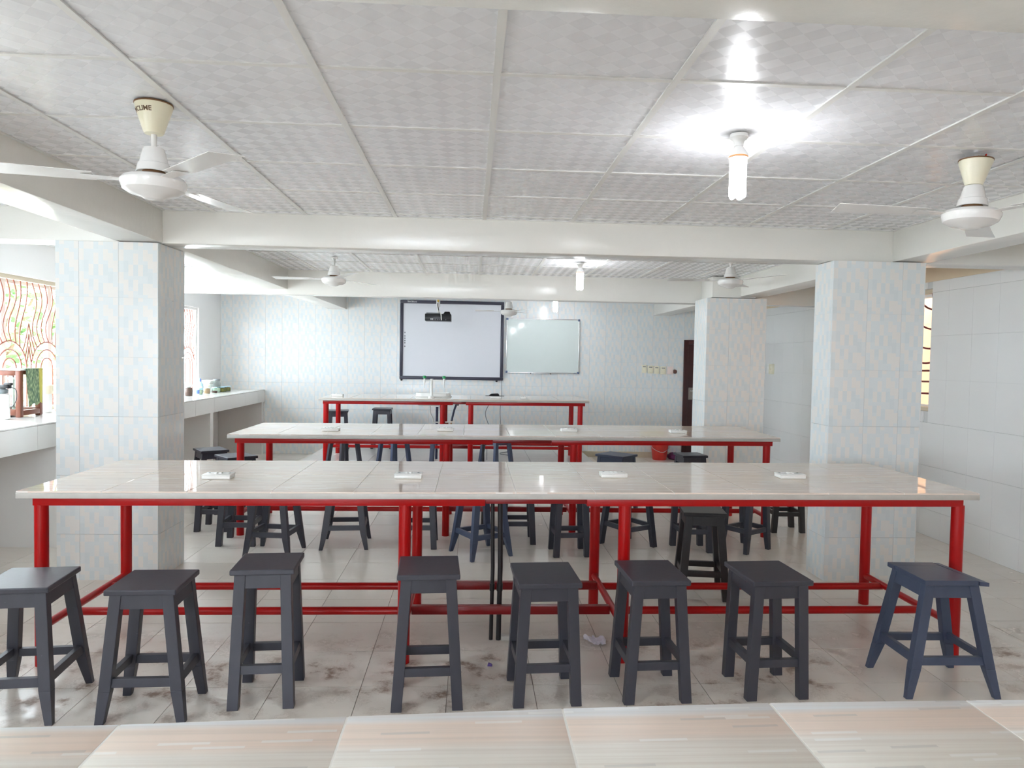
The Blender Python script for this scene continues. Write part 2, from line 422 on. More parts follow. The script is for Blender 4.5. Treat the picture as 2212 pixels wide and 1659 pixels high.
mb.box(x, XR+WT, YF-WT, YF, 0, 2.62)
struct(mb.build('wall_front', M['white_paint'], smooth=0), 'white wall behind the camera with an opening added for fill light', 'wall')

ZR = [0]+[.31+.395*i for i in range(6)]+[2.474]
# patterned tiles of the far wall
bx = edges(XL, XR, 3.34-.25*28, .25)
DOOR = (3.34, 4.08, 1.87)
for i in range(len(bx)-1):
    for j in range(len(ZR)-1):
        x0, x1, z0, z1 = bx[i], bx[i+1], ZR[j], ZR[j+1]
        if x0 >= DOOR[0]-.01 and z0 < DOOR[2]-.05:
            if z1 <= DOOR[2]+.001 and x1 <= DOOR[1]+.05: continue
            if x1 <= DOOR[1]+.05: z0 = DOOR[2]
        piece('wall_tile', tilemesh('x', x1-x0-GT, z1-z0-GT, 0 if i else .25-(x1-x0)), (x0+GT/2, YB, z0+GT/2), wb)
# plain white tiles of the right wall, beige paint above
rz = [0, .24, .63, 1.02, 1.41, 1.80, 2.19, 2.29]
ry = edges(2.4, YB, 0, .3)
for i in range(len(ry)-1):
    for j in range(len(rz)-1):
        y0, y1, z0, z1 = ry[i], ry[i+1], rz[j], rz[j+1]
        a, b, wz0, wz1 = RW[2]
        if y1 > a+.001 and y0 < b-.001 and z1 > wz0 and z0 < wz1:
            if y0 < a: y1 = a
            elif y1 > b: y0 = b
            elif z0 < wz0 < z1: z1 = wz0
            elif z0 < wz1 < z1: z0 = wz1
            else: continue
        piece('wall_tile', boxmesh('white_tile', .012, y1-y0-.0014, z1-z0-.0014, M['white_tile']), (XR, y0+.0007, z0+.0007), wr)
MB().box(XR, XR+.012, YF, 2.4, 0, 2.29).build('wall_tile_field', M['white_tile'], wr, smooth=0) if False else None
MB().box(XR-.004, XR+.012, YF, YB, 2.29, 2.5).build('beige_strip', M['beige_paint'], wr, smooth=0)['label'] = 'beige painted strip above the white tiles'
# rear part of the right wall (behind the camera) left as one skin
mb = MB()
y = YF
for (a, b, z0, z1) in RW[:2]:
    mb.box(XR, XR+.012, y, a, 0, 2.29); mb.box(XR, XR+.012, a, b, 0, z0); y = b
mb.box(XR, XR+.012, y, 2.4, 0, 2.29); mb.build('wall_skin', M['white_tile'], wr, smooth=0)

# ceiling: backing, panels, tee bars
ceil = struct(MB().box(XL-WT, XR+WT, YF-WT, YB+WT, ZC+.03, ZC+.15).build('ceiling', M['white_paint'], smooth=0), 'suspended ceiling of white embossed square panels', 'ceiling')
LBX = (-2.35, -2.07); RBX = (2.95, 3.22)
B1 = (1.24, 1.52); B2 = (4.92, 5.14); B3 = (8.16, 8.36)
PX0 = -1.1315
bays = [(YF, B1[0], 1.8098), (B1[1], B2[0], 1.8098), (B2[1], B3[0], 5.53), (B3[1], YB, 8.6)]
T = .012
for bi, (y0, y1, yo) in enumerate(bays):
    for (x0, x1) in ((XL, LBX[0]), (LBX[1], RBX[0]), (RBX[1], XR)):
        ex = edges(x0, x1, PX0, .6); ey = edges(y0, y1, yo, .6)
        main = bi in (1, 2)
        if not main:
            MB().box(x0, x1, y0, y1, ZC+.004, ZC+.016).build('panel_field', M['ceiling_panel'], ceil, smooth=0)
            continue
        for i in range(len(ex)-1):
            for j in range(len(ey)-1):
                piece('panel', boxmesh('panel', ex[i+1]-ex[i]-.004, ey[j+1]-ey[j]-.004, .012, M['ceiling_panel']), (ex[i]+.002, ey[j]+.002, ZC+.004+random.uniform(0, .002)), ceil)
        for xx in ex[1:-1]:
            piece('tee_bar', boxmesh('runner', .026, y1-y0, .006, M['tee']), (xx-.013, y0, ZC-.0015), ceil)
        for yy in ey[1:-1]:
            for i in range(len(ex)-1):
                piece('tee_bar', boxmesh('cross', ex[i+1]-ex[i]-.026, .022, .005, M['tee']), (ex[i]+.013, yy-.011, ZC+.0005), ceil)
        mb = MB(); e = .02
        mb.box(x0, x1, y0, y0+e, ZC, ZC+.005); mb.box(x0, x1, y1-e, y1, ZC, ZC+.005); mb.box(x0, x0+e, y0+e, y1-e, ZC, ZC+.005); mb.box(x1-e, x1, y0+e, y1-e, ZC, ZC+.005)
        mb.build('edge_trim', M['tee'], ceil, smooth=0)

# beams
def beam(x0, x1, y0, y1, z0, label):
    return struct(MB().box(x0, x1, y0, y1, z0, ZC+.03).build('ceiling_beam', M['paint'], bevel=.006), label, 'beam')
beam(XL, XR, B1[0], B1[1], 2.26, 'cream cross beam nearest the camera, cut by the top of the picture')
beam(XL, XR, B2[0], B2[1], 2.258, 'cream cross beam resting on the two front tiled columns')
beam(XL, XR, B3[0], B3[1], 2.205, 'cream cross beam above the far table, the farthest across the room')
for (x0, x1, nm) in ((LBX[0], LBX[1], 'left'), (RBX[0], RBX[1], 'right')):
    beam(x0, x1, YF, B1[0], 2.26, 'cream lengthwise beam on the %s, behind the camera' % nm)
    beam(x0, x1, B1[1], B2[0], 2.26, 'cream lengthwise beam on the %s, in the bay nearest the camera' % nm)
    beam(x0, x1, B2[1], B3[0], 2.26, 'cream lengthwise beam on the %s, between the second and third cross beams' % nm)
beam(-2.22, -1.94, B3[1], YB, 2.24, 'cream lengthwise beam end left of the black framed board')
beam(2.845, 3.12, B3[1], YB, 2.25, 'cream lengthwise beam end above the dark brown door')

# columns
def column(x0, x1, y0, y1, ztop, label, fromright):
    c = struct(MB().box(x0+.012, x1-.012, y0+.012, y1-.012, 0, ztop-.004).build('tiled_column', M['grout'], smooth=0), label, 'column')
    zz = [0, .31, .705, 1.10, 1.495, 1.89, ztop]
    if fromright: ex = [x1-.255*i for i in range(8) if x1-.255*i > x0+.03]+[x0]; ex = ex[::-1]
    else: ex = [x0+.25*i for i in range(8) if x0+.25*i < x1-.03]+[x1]
    ey = [y0, y0+.25, y1] if y1-y0 > .3 else [y0, y1]
    g = GT
    for j in range(len(zz)-1):
        h = zz[j+1]-zz[j]-g
        for i in range(len(ex)-1):
            for yy in (y0, y1-.012):
                piece('wall_tile', tilemesh('x', ex[i+1]-ex[i]-g, h, max(0, .25-(ex[i+1]-ex[i])) if i == 0 else 0, yy > y0), (ex[i]+g/2, yy, zz[j]), c)
        for i in range(len(ey)-1):
            a = ey[i]+(.012 if i == 0 else 0); b = ey[i+1]-(.012 if i == len(ey)-2 else 0)
            for xx in (x0, x1-.012):
                piece('wall_tile', tilemesh('y', b-a-g, h, 0, xx > x0), (xx, a+g/2, zz[j]), c)
    return c
column(-2.745, -2.085, 4.885, 5.32, 2.256, 'front tiled column on the left, beside the window counter', True)
column(2.505, 3.17, 4.875, 5.14, 2.256, 'front tiled column on the right, behind the near table end', False)
column(2.56, 3.225, 7.72, 8.155, 2.235, 'far tiled column on the right, beside the dark brown door', False)
struct(MB().box(2.63, 3.12, 7.77, 8.155, 2.245, ZC-.001).build('column_head', M['paint'], bevel=.004), 'cream plaster block on top of the far tiled column', 'column')

# platform at the far end
DZ = .15
DX0, DX1, DY0 = -2.20, 1.67, 9.12
plat = struct(MB().box(DX0+.01, DX1-.01, DY0+.01, YB, 0, DZ-.01).build('platform', M['grout'], smooth=0), 'low pale tiled platform under the far table', 'platform')
ex = edges(DX0, DX1, DX0, .43); ey = edges(DY0, YB-.001, DY0, .41)
for i in range(len(ex)-1):
    for j in range(len(ey)-1):
        piece('tile', boxmesh('platform_tile', ex[i+1]-ex[i]-.003, ey[j+1]-ey[j]-.003, .01, M['dais_tile']), (ex[i]+.0015, ey[j]+.0015, DZ-.01), plat)
mb = MB().box(DX0, DX1, DY0, DY0+.01, 0, DZ-.012).box(DX0, DX0+.01, DY0+.01, YB, 0, DZ-.012).box(DX1-.01, DX1, DY0+.01, YB, 0, DZ-.012)
mb.build('riser', M['counter_tile'], plat, smooth=0)

struct(MB().box(DX1+.002, 3.33, YB-.012, YB-.0005, 0, .09).build('trim_1', M['tan_strip'], smooth=0), 'tan strip along the foot of the far wall right of the platform', 'skirting')  # tan colour at the wall foot, built as a thin strip
# ------------------------------------------------------------------ windows
def sunray_grille(parent, xg, z0, z1, cy, hw, mat):
    # nested arches at the bottom, wavy rays rising to the frame and out to the neighbouring unit
    zc_ = z0+.345; rb = .0062
    for R in (.09, .165, .235):
        pts = [(xg, cy-R, z0)]+[(xg, cy-R*math.cos(math.pi*k/14), zc_+R*math.sin(math.pi*k/14)) for k in range(15)]+[(xg, cy+R, z0)]
        MB().tube(pts, rb, 6).build('grille_bar', mat, parent)
    for k in range(6):                                       # tall rays, top ends evenly spaced
        a = math.radians(128-15*k); p = Vector((xg, cy+.235*math.cos(a), zc_+.235*math.sin(a))); q = Vector((xg, cy-hw+.05+.092*k, z1))
        pts = []
        for n_ in range(13):
            t = n_/12; v = p.lerp(q, t); v.y += -.055*math.sin(t*2*math.pi)*(1 if k < 4 else .5)*(1-.25*t); pts.append(tuple(v))
        MB().tube(pts, rb, 6).build('grille_bar', mat, parent)
    for sg in (-1, 1):                                       # short side rays
        for a in (12, 26, 40):
            a = math.radians(a); p = Vector((xg, cy+sg*.235*math.cos(a), zc_+.235*math.sin(a))); q = Vector((xg, cy+sg*hw, zc_+.235*math.sin(a)+.10+.22*math.sin(a)))
            pts = [tuple(p.lerp(q, t/4)+Vector((0, 0, -.02*math.sin(t/4*math.pi)))) for t in range(5)]
            MB().tube(pts, rb, 6).build('grille_bar', mat, parent)
def window(n, xw, y0, y1, z0, z1, inward, panes, mat_bar, label, centres=(), recess=.07, beige=True, bars=None):
    # xw: inner wall face; inward=+1 when the room is on the +x side
    w_ = struct(empty('window_%d' % n, (xw, y0, z0)), label, 'window')
    X = lambda d: -inward*d
    H, L = z1-z0, y1-y0
    fm = M['frame_beige'] if beige else M['frame_white']
    mb = MB(); f = .035
    xa, xb = sorted((X(recess-.03), X(recess+.02)))
    mb.box(xa, xb, 0, L, H-f, H); mb.box(xa, xb, 0, L, 0, f); mb.box(xa, xb, 0, f, f, H-f); mb.box(xa, xb, L-f, L, f, H-f)
    mb.build('grille_frame', fm, w_, smooth=0)
    mb = MB(); xa, xb = sorted((X(recess+.05), X(recess+.09)))
    mb.box(xa, xb, 0, L, H-.06, H); mb.box(xa, xb, 0, L, 0, .05)
    for k in range(panes+1):
        yy = L*k/panes; mb.box(xa, xb, max(0, yy-.03), min(L, yy+.03), .05, H-.06)
    mb.build('sash', M['frame_white'], w_, smooth=0)
    for k in range(panes):
        xm = X(recess+.07)
        MB().box(xm-.003, xm+.003, L*k/panes+.03, L*(k+1)/panes-.03, .05, H-.06).build('pane', M['glass'], w_, smooth=0)
    xg = X(recess-.005)
    for c in centres:
        sunray_grille(w_, xg, f, H-f, c-y0, .265, mat_bar)
    if bars: bars(w_, xg, L, H, mat_bar)
    return w_
def simple_bars(w_, xg, L, H, mat):
    for k in range(1, int(L/.14)):
        MB().tube([(xg, k*.14, .03), (xg, k*.14, H-.03)], .006, 6).build('grille_bar', mat, w_)
window(1, XL, 4.95, 7.6, .99, 2.16, 1, 4, M['grille'], 'near window over the counter with brown sunburst grille', (5.20, 5.73, 6.26, 6.79, 7.32), beige=True)
window(2, XL, 8.2, 10.28, .99, 2.16, 1, 4, M['grille'], 'far window behind the jars with brown sunburst grille', (8.46, 8.99, 9.52, 10.02), beige=False, recess=.06)
def right_bars(w_, xg, L, H, mat):
    for zz in (.16, .27, .37): MB().tube([(xg, .0, zz), (xg, L, zz-.02)], .009, 6).build('grille_bar', mat, w_)
    for k, zz in enumerate((.46, .59, .77, .95)):
        MB().tube(spline([(xg, 0, zz+.05), (xg, .12, zz-.02), (xg, .4, zz-.02+.03*k), (xg, L*.6, zz-.1)], 4), .009, 6).build('grille_bar', mat, w_)
    for yy in (.09, .5, .95): MB().tube(spline([(xg, yy, .5), (xg, yy-.03, .8), (xg, yy+.02, H-.02)], 4), .009, 6).build('grille_bar', mat, w_)
window(3, XR, 6.23, 7.65, 1.12, 2.23, -1, 2, M['grille_dark'], 'right wall window with dark red grille, half hidden by the front column', (), recess=.08, beige=True, bars=right_bars)
for n, a in enumerate(LW[:2]): window(4+n, XL, a[0], a[1], a[2], a[3], 1, 3, M['grille'], 'left wall window %s' % ('added unseen behind the camera for daylight', 'added unseen beside the front row of stools for daylight')[n], (), bars=simple_bars)  # unseen left windows, added to light the column and front stools
for n, a in enumerate(RW[:2]): window(6+n, XR, a[0], a[1], a[2], a[3], -1, 2, M['grille_dark'], 'right wall window %s' % ('added unseen behind the camera for daylight, nearest the rear wall', 'added unseen right of the nearest desk for daylight')[n], (), bars=simple_bars)  # unseen right windows, added for more daylight at the front
# daylight enters through the window openings (sampling portals only, they add no light)
def portal(x, y0, y1, z0, z1, rot):
    ld = bpy.data.lights.new('window_portal', 'AREA'); ld.shape = 'RECTANGLE'; ld.size = (y1-y0); ld.size_y = (z1-z0); ld.cycles.is_portal = True
    o = bpy.data.objects.new('window_portal', ld); COL.objects.link(o); o.location = x if isinstance(x, tuple) else (x, (y0+y1)/2, (z0+z1)/2); o.rotation_euler = rot
for a in LW: portal(XL-WT-.02, a[0], a[1], a[2], a[3], (math.radians(90), 0, math.radians(-90)))
for a in RW: portal(XR+WT+.02, a[0], a[1], a[2], a[3], (math.radians(90), 0, math.radians(90)))

for a, b in BW: portal(((a+b)/2, YF-WT-.02, 1.555), a, b, .95, 2.16, (math.radians(90), 0, 0))

# door
d = struct(empty('door_1', (DOOR[0], YB, 0)), 'dark brown panelled door partly hidden by the far right column', 'door')
W_ = DOOR[1]-DOOR[0]
MB().box(0, .07, -.03, .012, 0, DOOR[2]).box(W_-.07, W_, -.03, .012, 0, DOOR[2]).box(.07, W_-.07, -.03, .012, DOOR[2]-.07, DOOR[2]).build('door_frame', M['door'], d, bevel=.003)
mb = MB().box(.072, W_-.072, -.018, .010, .004, DOOR[2]-.072)
for (a, b) in ((.15, .75), (1.0, 1.65)): mb.box(.17, W_-.17, -.026, -.018, a, b)
leaf = mb.build('door_leaf', M['door'], d, bevel=.004)
MB().box(.085, .15, -.024, -.018, .93, 1.12).build('lock_plate', M['plate'], d, bevel=.002)
MB().tube([(.10, -.024, 1.07), (.10, -.06, 1.07), (.16, -.062, 1.07)], .008, 8).build('door_handle', M['alu'], d)

# ------------------------------------------------------------------ red framed tables
def shear(o, k, xc, z0=.0):
    for v in o.data.vertices: v.co.z += k*(v.co.x-xc)
def red_table(name, x0, x1, y0, y1, zt, k, legs, zbase, label, rows, cols, mid=True, legr=.031):
    t = tag(empty(name, ((x0+x1)/2, (y0+y1)/2, zbase)), label, 'table', 'red framed tiled tables')
    ox, oy = t.location.x, t.location.y
    A, B, C_, D = x0-ox, x1-ox, y0-oy, y1-oy; h = zt-zbase
    Z = lambda x: k*x
    e = MB().box(A, B, C_, D, h-.034, h-.008).build('worktop', M['slab'], t, bevel=.002); shear(e, k, 0)
    g = .003; tw = (B-A)/cols; td = (D-C_)/rows
    for i in range(cols):
        for j in range(rows):
            xa = A+i*tw; ya = C_+j*td
            me = boxmesh('top_tile_'+name, tw-g, td-g, .008, M['table_top'], .0012)
            o = piece('tile', me, (xa+g/2, ya+g/2, h-.008+Z(xa+tw/2)), t); o.rotation_euler = (0, -math.atan(k), 0)
    gr = MB().box(A+.004, B-.004, C_+.004, D-.004, h-.009, h-.0007).build('grout', M['light_grout'], t, smooth=0); shear(gr, k, 0)
    yf, yb = C_+.085, D-.10
    lx = [q-ox for q in legs]
    for q in lx:
        for yy in (yf, yb):
            MB().tube([(q, yy, 0), (q, yy, h-.075+Z(q))], legr, 20).build('leg', M['red'], t)
    # top rails: left frame, recessed joining rail, right frame
    rt0, rt1 = h-.079, h-.034
    gp = lx[2]-lx[1]; ma, mb_ = lx[1]+gp*.36, lx[2]-gp*.18
    for yy in (yf, yb):
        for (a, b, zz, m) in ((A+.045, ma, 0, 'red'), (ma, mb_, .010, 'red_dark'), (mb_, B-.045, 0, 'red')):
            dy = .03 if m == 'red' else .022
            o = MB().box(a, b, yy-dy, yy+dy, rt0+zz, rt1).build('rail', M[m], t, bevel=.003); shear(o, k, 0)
    for q in (lx[0], lx[-1]):
        o = MB().box(q-.03, q+.03, yf+.03, yb-.03, rt0, rt1).build('rail', M['red'], t, bevel=.003); shear(o, k, 0)
    # lower stretchers
    zs = .185; s0, s1 = yf+.24, yb-.20
    for q in lx: MB().tube([(q, yf+.02, zs), (q, yb-.02, zs)], .02, 12).build('stretcher', M['red'], t)
    for yy in (s0, s1):
        MB().tube([(lx[0], yy, zs-.008), (lx[1], yy, zs-.008)], .021, 12).build('stretcher', M['red'], t)
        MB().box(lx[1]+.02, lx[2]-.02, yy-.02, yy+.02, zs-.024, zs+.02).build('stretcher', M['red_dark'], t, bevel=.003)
        MB().tube([(lx[2], yy, zs-.008), (lx[3], yy, zs-.008)], .021, 12).build('stretcher', M['red'], t)
    return t
red_table('lab_table', -2.14, 2.59, 3.475, 4.51, .877, .005, (-2.07, -.321, .785, 2.536), 0, 'long white-topped table with red legs standing right behind the front row of stools', 2, 12)
red_table('lab_table', -2.02, 2.68, 6.035, 7.08, .874, .005, (-1.935, -.205, .89, 2.594), 0, 'long white-topped red table standing second from the front, between the columns', 2, 12)
red_table('lab_table', -1.956, 1.54, 9.265, 10.3, .99, .004, (-1.875, -.372, -.005, 1.435), DZ, 'shorter white-topped red table on the platform, holding the white tap stand', 2, 9, legr=.034)

# nearest desk (only its far strip is in view)
desk = tag(empty('tiled_desk', (0, .8, 0)), 'striped peach and cream tiled desk top nearest the camera, along the bottom edge', 'desk')
far = [(-2.2, 1.255), (-1.4, 1.262), (-.809, 1.270), (-.406, 1.290), (.0, 1.313), (.385, 1.333), (.785, 1.341), (1.185, 1.339), (1.9, 1.33), (2.6, 1.325)]
def fy(x):
    for (a, b), (c, e) in zip(far, far[1:]):
        if a <= x <= c: return b+(e-b)*(x-a)/(c-a)
    return far[-1][1]
gx = [-2.2, -1.8, -1.4, -1.01, -.612, -.217, .181, .587, .985, 1.385, 1.785, 2.185, 2.6]
zt = .875
for i in range(len(gx)-1):
    for j in range(2):
        a, b = gx[i]+.002, gx[i+1]-.002
        sl = lambda x, j: fy(x)-.6*j
        sh = lambda x, j: x-.012*j*(0 if x > .3 else 0)
        p = [(a, sl(a, j+1)+.002-.8), (b, sl(b, j+1)+.002-.8), (b, sl(b, j)-.001-.8), (a, sl(a, j)-.001-.8)]
        MB().prism([(u, v, zt-.009) for u, v in p], [(u, v, zt) for u, v in p]).build('tile', M['desk_top'], desk, bevel=.001)
for i in range(len(gx)-1):
    a, b = gx[i], gx[i+1]
    p = [(a, fy(a)-2.0), (b, fy(b)-2.0), (b, fy(b)-.803), (a, fy(a)-.803)]
    if i == 0: mb = MB(); mg = MB()
    mb.prism([(u, v, zt-.036) for u, v in p], [(u, v, zt-.009) for u, v in p]); mg.prism([(u, v, zt-.009) for u, v in p], [(u, v, zt-.0008) for u, v in p])
mb.build('worktop', M['slab'], desk); mg.build('grout', M['light_grout'], desk)
for xx in (-2.1, -.3, .8, 2.5):
    for yy in (.38, -.62): MB().tube([(xx, yy, 0), (xx, yy, zt-.075)], .031, 16).build('leg', M['red'], desk)
for yy in (.38, -.62): MB().box(-2.15, 2.55, yy-.03, yy+.03, zt-.075, zt-.036).build('rail', M['red'], desk, bevel=.003)

# ------------------------------------------------------------------ stools
def stool(cx, cy, ang, fw_, fd, h, label, sw=.275, sd=.30, zb=0, mat='stool', tap=.75, boards=False):
    s = tag(empty('wooden_stool', (cx, cy, zb), math.radians(ang)), label, 'stool', 'wooden laboratory stools')
    m = M[mat]
    th = .024
    if not boards:
        MB().box(-sw/2, sw/2, -sd/2, sd/2, h-th, h).build('seat', m, s, bevel=.005, smooth=0)
    else:
        b1 = sd/2-.065
        MB().prism([(-sw/2, -sd/2, h-th), (sw/2-.03, -sd/2, h-th), (sw/2-.055, b1-.001, h-th), (-sw/2, b1-.004, h-th)], [(-sw/2, -sd/2, h), (sw/2-.03, -sd/2, h), (sw/2-.055, b1-.001, h), (-sw/2, b1-.004, h)]).build('seat_board', m, s, bevel=.003, smooth=0)
        MB().prism([(-sw/2, b1, h-th), (sw/2-.05, b1+.003, h-th), (sw/2-.05, sd/2, h-th), (-sw/2, sd/2, h-th)], [(-sw/2, b1, h-.002), (sw/2-.05, b1+.003, h-.002), (sw/2-.05, sd/2, h-.002), (-sw/2, sd/2, h-.002)]).build('seat_board', m, s, bevel=.003, smooth=0)
        MB().prism([(sw/2-.025, -sd/2, h-th), (sw/2+.012, -sd/2-.012, h-th), (sw/2-.02, sd/2, h-th), (sw/2-.046, sd/2, h-th)], [(sw/2-.025, -sd/2, h-.004), (sw/2+.012, -sd/2-.012, h-.006), (sw/2-.02, sd/2, h-.004), (sw/2-.046, sd/2, h-.004)]).build('seat_board', m, s, bevel=.002, smooth=0)
    lw, ld = .047, .040
    tw, td = sw/2-.016, sd/2-.018           # outer half size of the leg tops
    bw, bd = fw_/2, fd/2
    zt_ = h-th
    X = lambda z: bw+(tw-bw)*z/zt_
    Y = lambda z: bd+(td-bd)*z/zt_
    def sect(sx, sy, z, kk=1):
        xo, yo = X(z), Y(z); xi, yi = xo-lw*kk, yo-ld*kk
        q = [(sx*xi, sy*yi), (sx*xo, sy*yi), (sx*xo, sy*yo), (sx*xi, sy*yo)]
        if sx*sy < 0: q = q[::-1]
        return [(a, b, z) for a, b in q]
    for sx in (-1, 1):
        for sy in (-1, 1):
            mb = MB(); zm = .135
            if tap > .85: mb.prism(sect(sx, sy, 0), sect(sx, sy, zt_))
            else: mb.prism(sect(sx, sy, zm), sect(sx, sy, zt_)); mb.prism(sect(sx, sy, 0, tap), sect(sx, sy, zm))
            mb.build('leg', m, s, bevel=.002, smooth=0)
    ah = .062; e = .006
    z0, z1 = zt_-ah, zt_
    def bar(axis, sgn, z0, z1, th_, name, off):
        # horizontal board between two legs following their slope
        q = []
        for z in (z0, z1):
            if axis == 'x':
                yo = sgn*(Y(z)-off); yi = sgn*(Y(z)-off-th_); a = X(z)-lw*.98
                y_a, y_b = min(yo, yi), max(yo, yi); q.append([(-a, y_a, z), (a, y_a, z), (a, y_b, z), (-a, y_b, z)])
            else:
                xo = sgn*(X(z)-off); xi = sgn*(X(z)-off-th_); a = Y(z)-ld*.98
                x_a, x_b = min(xo, xi), max(xo, xi); q.append([(x_a, -a, z), (x_b, -a, z), (x_b, a, z), (x_a, a, z)])
        MB().prism(q[0], q[1]).build(name, m, s, bevel=.0015, smooth=0)
    for sg in (-1, 1):
        bar('x', sg, z0, z1, .02, 'apron', .003); bar('y', sg, z0, z1, .02, 'apron', .003)
        bar('x', sg, .150, .187, .024, 'stretcher', .008); bar('y', sg, .158, .195, .024, 'stretcher', .008)
    return s
# front row, left to right
stool(-1.888, 3.155, 5.5, .36, .41, .556, 'stool at the far left of the front row, cut by the picture edge', .29, .31, tap=.62)
stool(-1.347, 3.114, 2, .36, .29, .56, 'second stool from the left in the front row', .285, .29)
stool(-.898, 3.237, 4, .28, .31, .605, 'tall narrow stool third from the left in the front row', .27, .275, tap=.95)
stool(-.178, 3.19, 3, .312, .275, .602, 'front row stool before the red leg left of the middle, fourth from the left', .27, .30, tap=.95)
stool(.349, 3.235, 3, .305, .31, .555, 'front row stool just right of the two black pipes, fifth from the left', .285, .335, tap=.95)
stool(.849, 3.258, 2, .31, .32, .56, 'front row stool just right of the crumpled paper, sixth from the left', .27, .335, tap=.95)
stool(1.406, 3.268, 3, .295, .29, .555, 'second stool from the right in the front row, before the low black stool', .285, .33, tap=.95)
stool(2.245, 3.30, -1, .45, .36, .545, 'splayed stool with blue window reflection painted in and a split board seat, rightmost of the front row', .285, .31, mat='stool_blue_tint', tap=.65, boards=True)  # bluish window reflection put into the paint colour here
# tucked behind the near table
stool(1.53, 4.60, -9, .33, .30, .565, 'black brown stool tucked against the back of the near table', .275, .27, mat='stool_black', tap=.95)
# row before the second table, left to right
stool(-2.205, 6.36, 0, .30, .31, .56, 'stool leftmost before the second table, close to the front left column', tap=.95)
stool(-1.855, 5.89, 0, .31, .31, .56, 'stool second from the left before the second table, overlapping its left red leg', tap=.9)
stool(-1.50, 5.58, -8, .37, .34, .56, 'wide-legged stool third from the left before the second table', tap=.6)
stool(-1.0, 5.83, 4, .38, .38, .56, 'wide-legged stool fourth from the left before the second table, seen under the near table', tap=.6)
stool(-.41, 5.83, 1, .30, .33, .56, 'stool hidden behind the pair of red legs left of the middle', tap=.95)
stool(.09, 5.56, 29, .37, .37, .56, 'turned blue-grey stool behind the two black pipes', mat='stool_blue_tint', tap=.6)
stool(.40, 5.97, 0, .30, .30, .56, 'stool behind the turned stool by the black pipes, before the second table', tap=.95)
stool(.79, 5.59, 3, .29, .28, .56, 'narrow stool left of the right middle red legs, before the second table', tap=.95)
stool(1.31, 5.83, 30, .35, .35, .56, 'turned stool behind the right middle red leg of the near table', tap=.95)
stool(1.81, 5.71, 1, .28, .27, .56, 'stool standing directly behind the black brown stool', tap=.95)
stool(2.27, 5.73, 33, .33, .27, .56, 'turned stool right of the black brown stool, before the second table', tap=.8)
stool(2.88, 6.385, 0, .31, .26, .56, 'dark stool behind the second table end, left of the front right column', mat='stool_black', tap=.95)
# behind the second table
stool(-2.62, 7.36, 35, .33, .33, .565, 'stool near the counter whose seat shows left of the second table', .27, .31)
stool(-2.21, 6.86, 40, .30, .32, .575, 'stool under the left end of the second table, behind its front leg', .29, .32)
stool(1.49, 7.21, 47, .33, .34, .575, 'blue-grey stool with its seat visible behind the second table, right of the middle', .29, .33, mat='stool_blue_tint')
stool(2.28, 7.28, 6, .33, .32, .575, 'stool with its seat visible behind the second table, before the far tiled column', .27, .27)
stool(-1.53, 8.72, 45, .36, .36, .57, 'stool before the platform, leftmost of four seen between the second and far tables', tap=.8)
stool(-.93, 8.72, 45, .35, .35, .57, 'stool before the platform, second from the left of four seen between tables', tap=.8, mat='stool_blue_tint')
stool(-.36, 8.72, 0, .30, .30, .57, 'stool before the platform, third from the left of four seen between tables', tap=.9, mat='stool_blue_tint')
stool(.31, 8.72, 40, .36, .36, .57, 'stool before the platform, rightmost of four seen between the second and far tables', tap=.8, mat='stool_blue_tint')
# on the platform
stool(-1.93, 10.50, 8, .31, .30, .585, 'stool on the platform behind the left legs of the far table', .29, .30, zb=DZ)
stool(-1.33, 10.82, 0, .31, .30, .60, 'stool on the platform against the far wall, left of the sink', .28, .28, zb=DZ)

# ------------------------------------------------------------------ socket boxes on the tables
def socket(x, y, z, label, w_=.145, dp=.09, ang=0, hh=.024):
    s = tag(empty('socket_box', (x, y, z), math.radians(ang)), label, 'socket', 'white socket boxes on the tables')
    MB().box(-w_/2, w_/2, -dp/2, dp/2, 0, hh*.75).build('box', M['white_plastic'], s, bevel=.003)
    MB().box(-w_/2-.002, w_/2+.002, -dp/2-.002, dp/2+.002, hh*.75, hh).build('face_plate', M['white_plastic'], s, bevel=.003)
    for k in (-1, 1):
        MB().box(k*.012-.007, k*.012+.007, -.012, .012, hh, hh+.006).build('switch', M['white_plastic'], s, bevel=.0015)
        MB().tube([(k*.052, .02, hh-.002), (k*.052, .02, hh+.001)], .006, 10).build('screw', M['grey_print'], s)
    return s
T1z = lambda x: .877+.005*(x-.225); T2z = lambda x: .874+.005*(x-.33); T3z = lambda x: .99+.004*(x+.2)
for x, y, wd in ((-1.335, 3.86, 'leftmost'), (-.335, 3.90, 'second from the left'), (.80, 3.95, 'third from the left'), (1.81, 3.94, 'rightmost')):
    socket(x, y, T1z(x)+.0018, 'white socket box on the near red table, %s of four' % wd)
for x, y, wd in ((-1.23, 6.36, 'leftmost'), (-.23, 6.44, 'second from the left'), (.89, 6.45, 'third from the left'), (1.88, 6.40, 'rightmost')):
    socket(x, y, T2z(x)+.0018, 'white socket box on the second red table, %s of four' % wd)
socket(-1.80, 9.75, T3z(-1.8)+.0018, 'white socket box at the left end of the far table', hh=.025)
socket(.69, 9.52, T3z(.69)+.0018, 'small white socket with two dark holes on the far table', .07, .07)

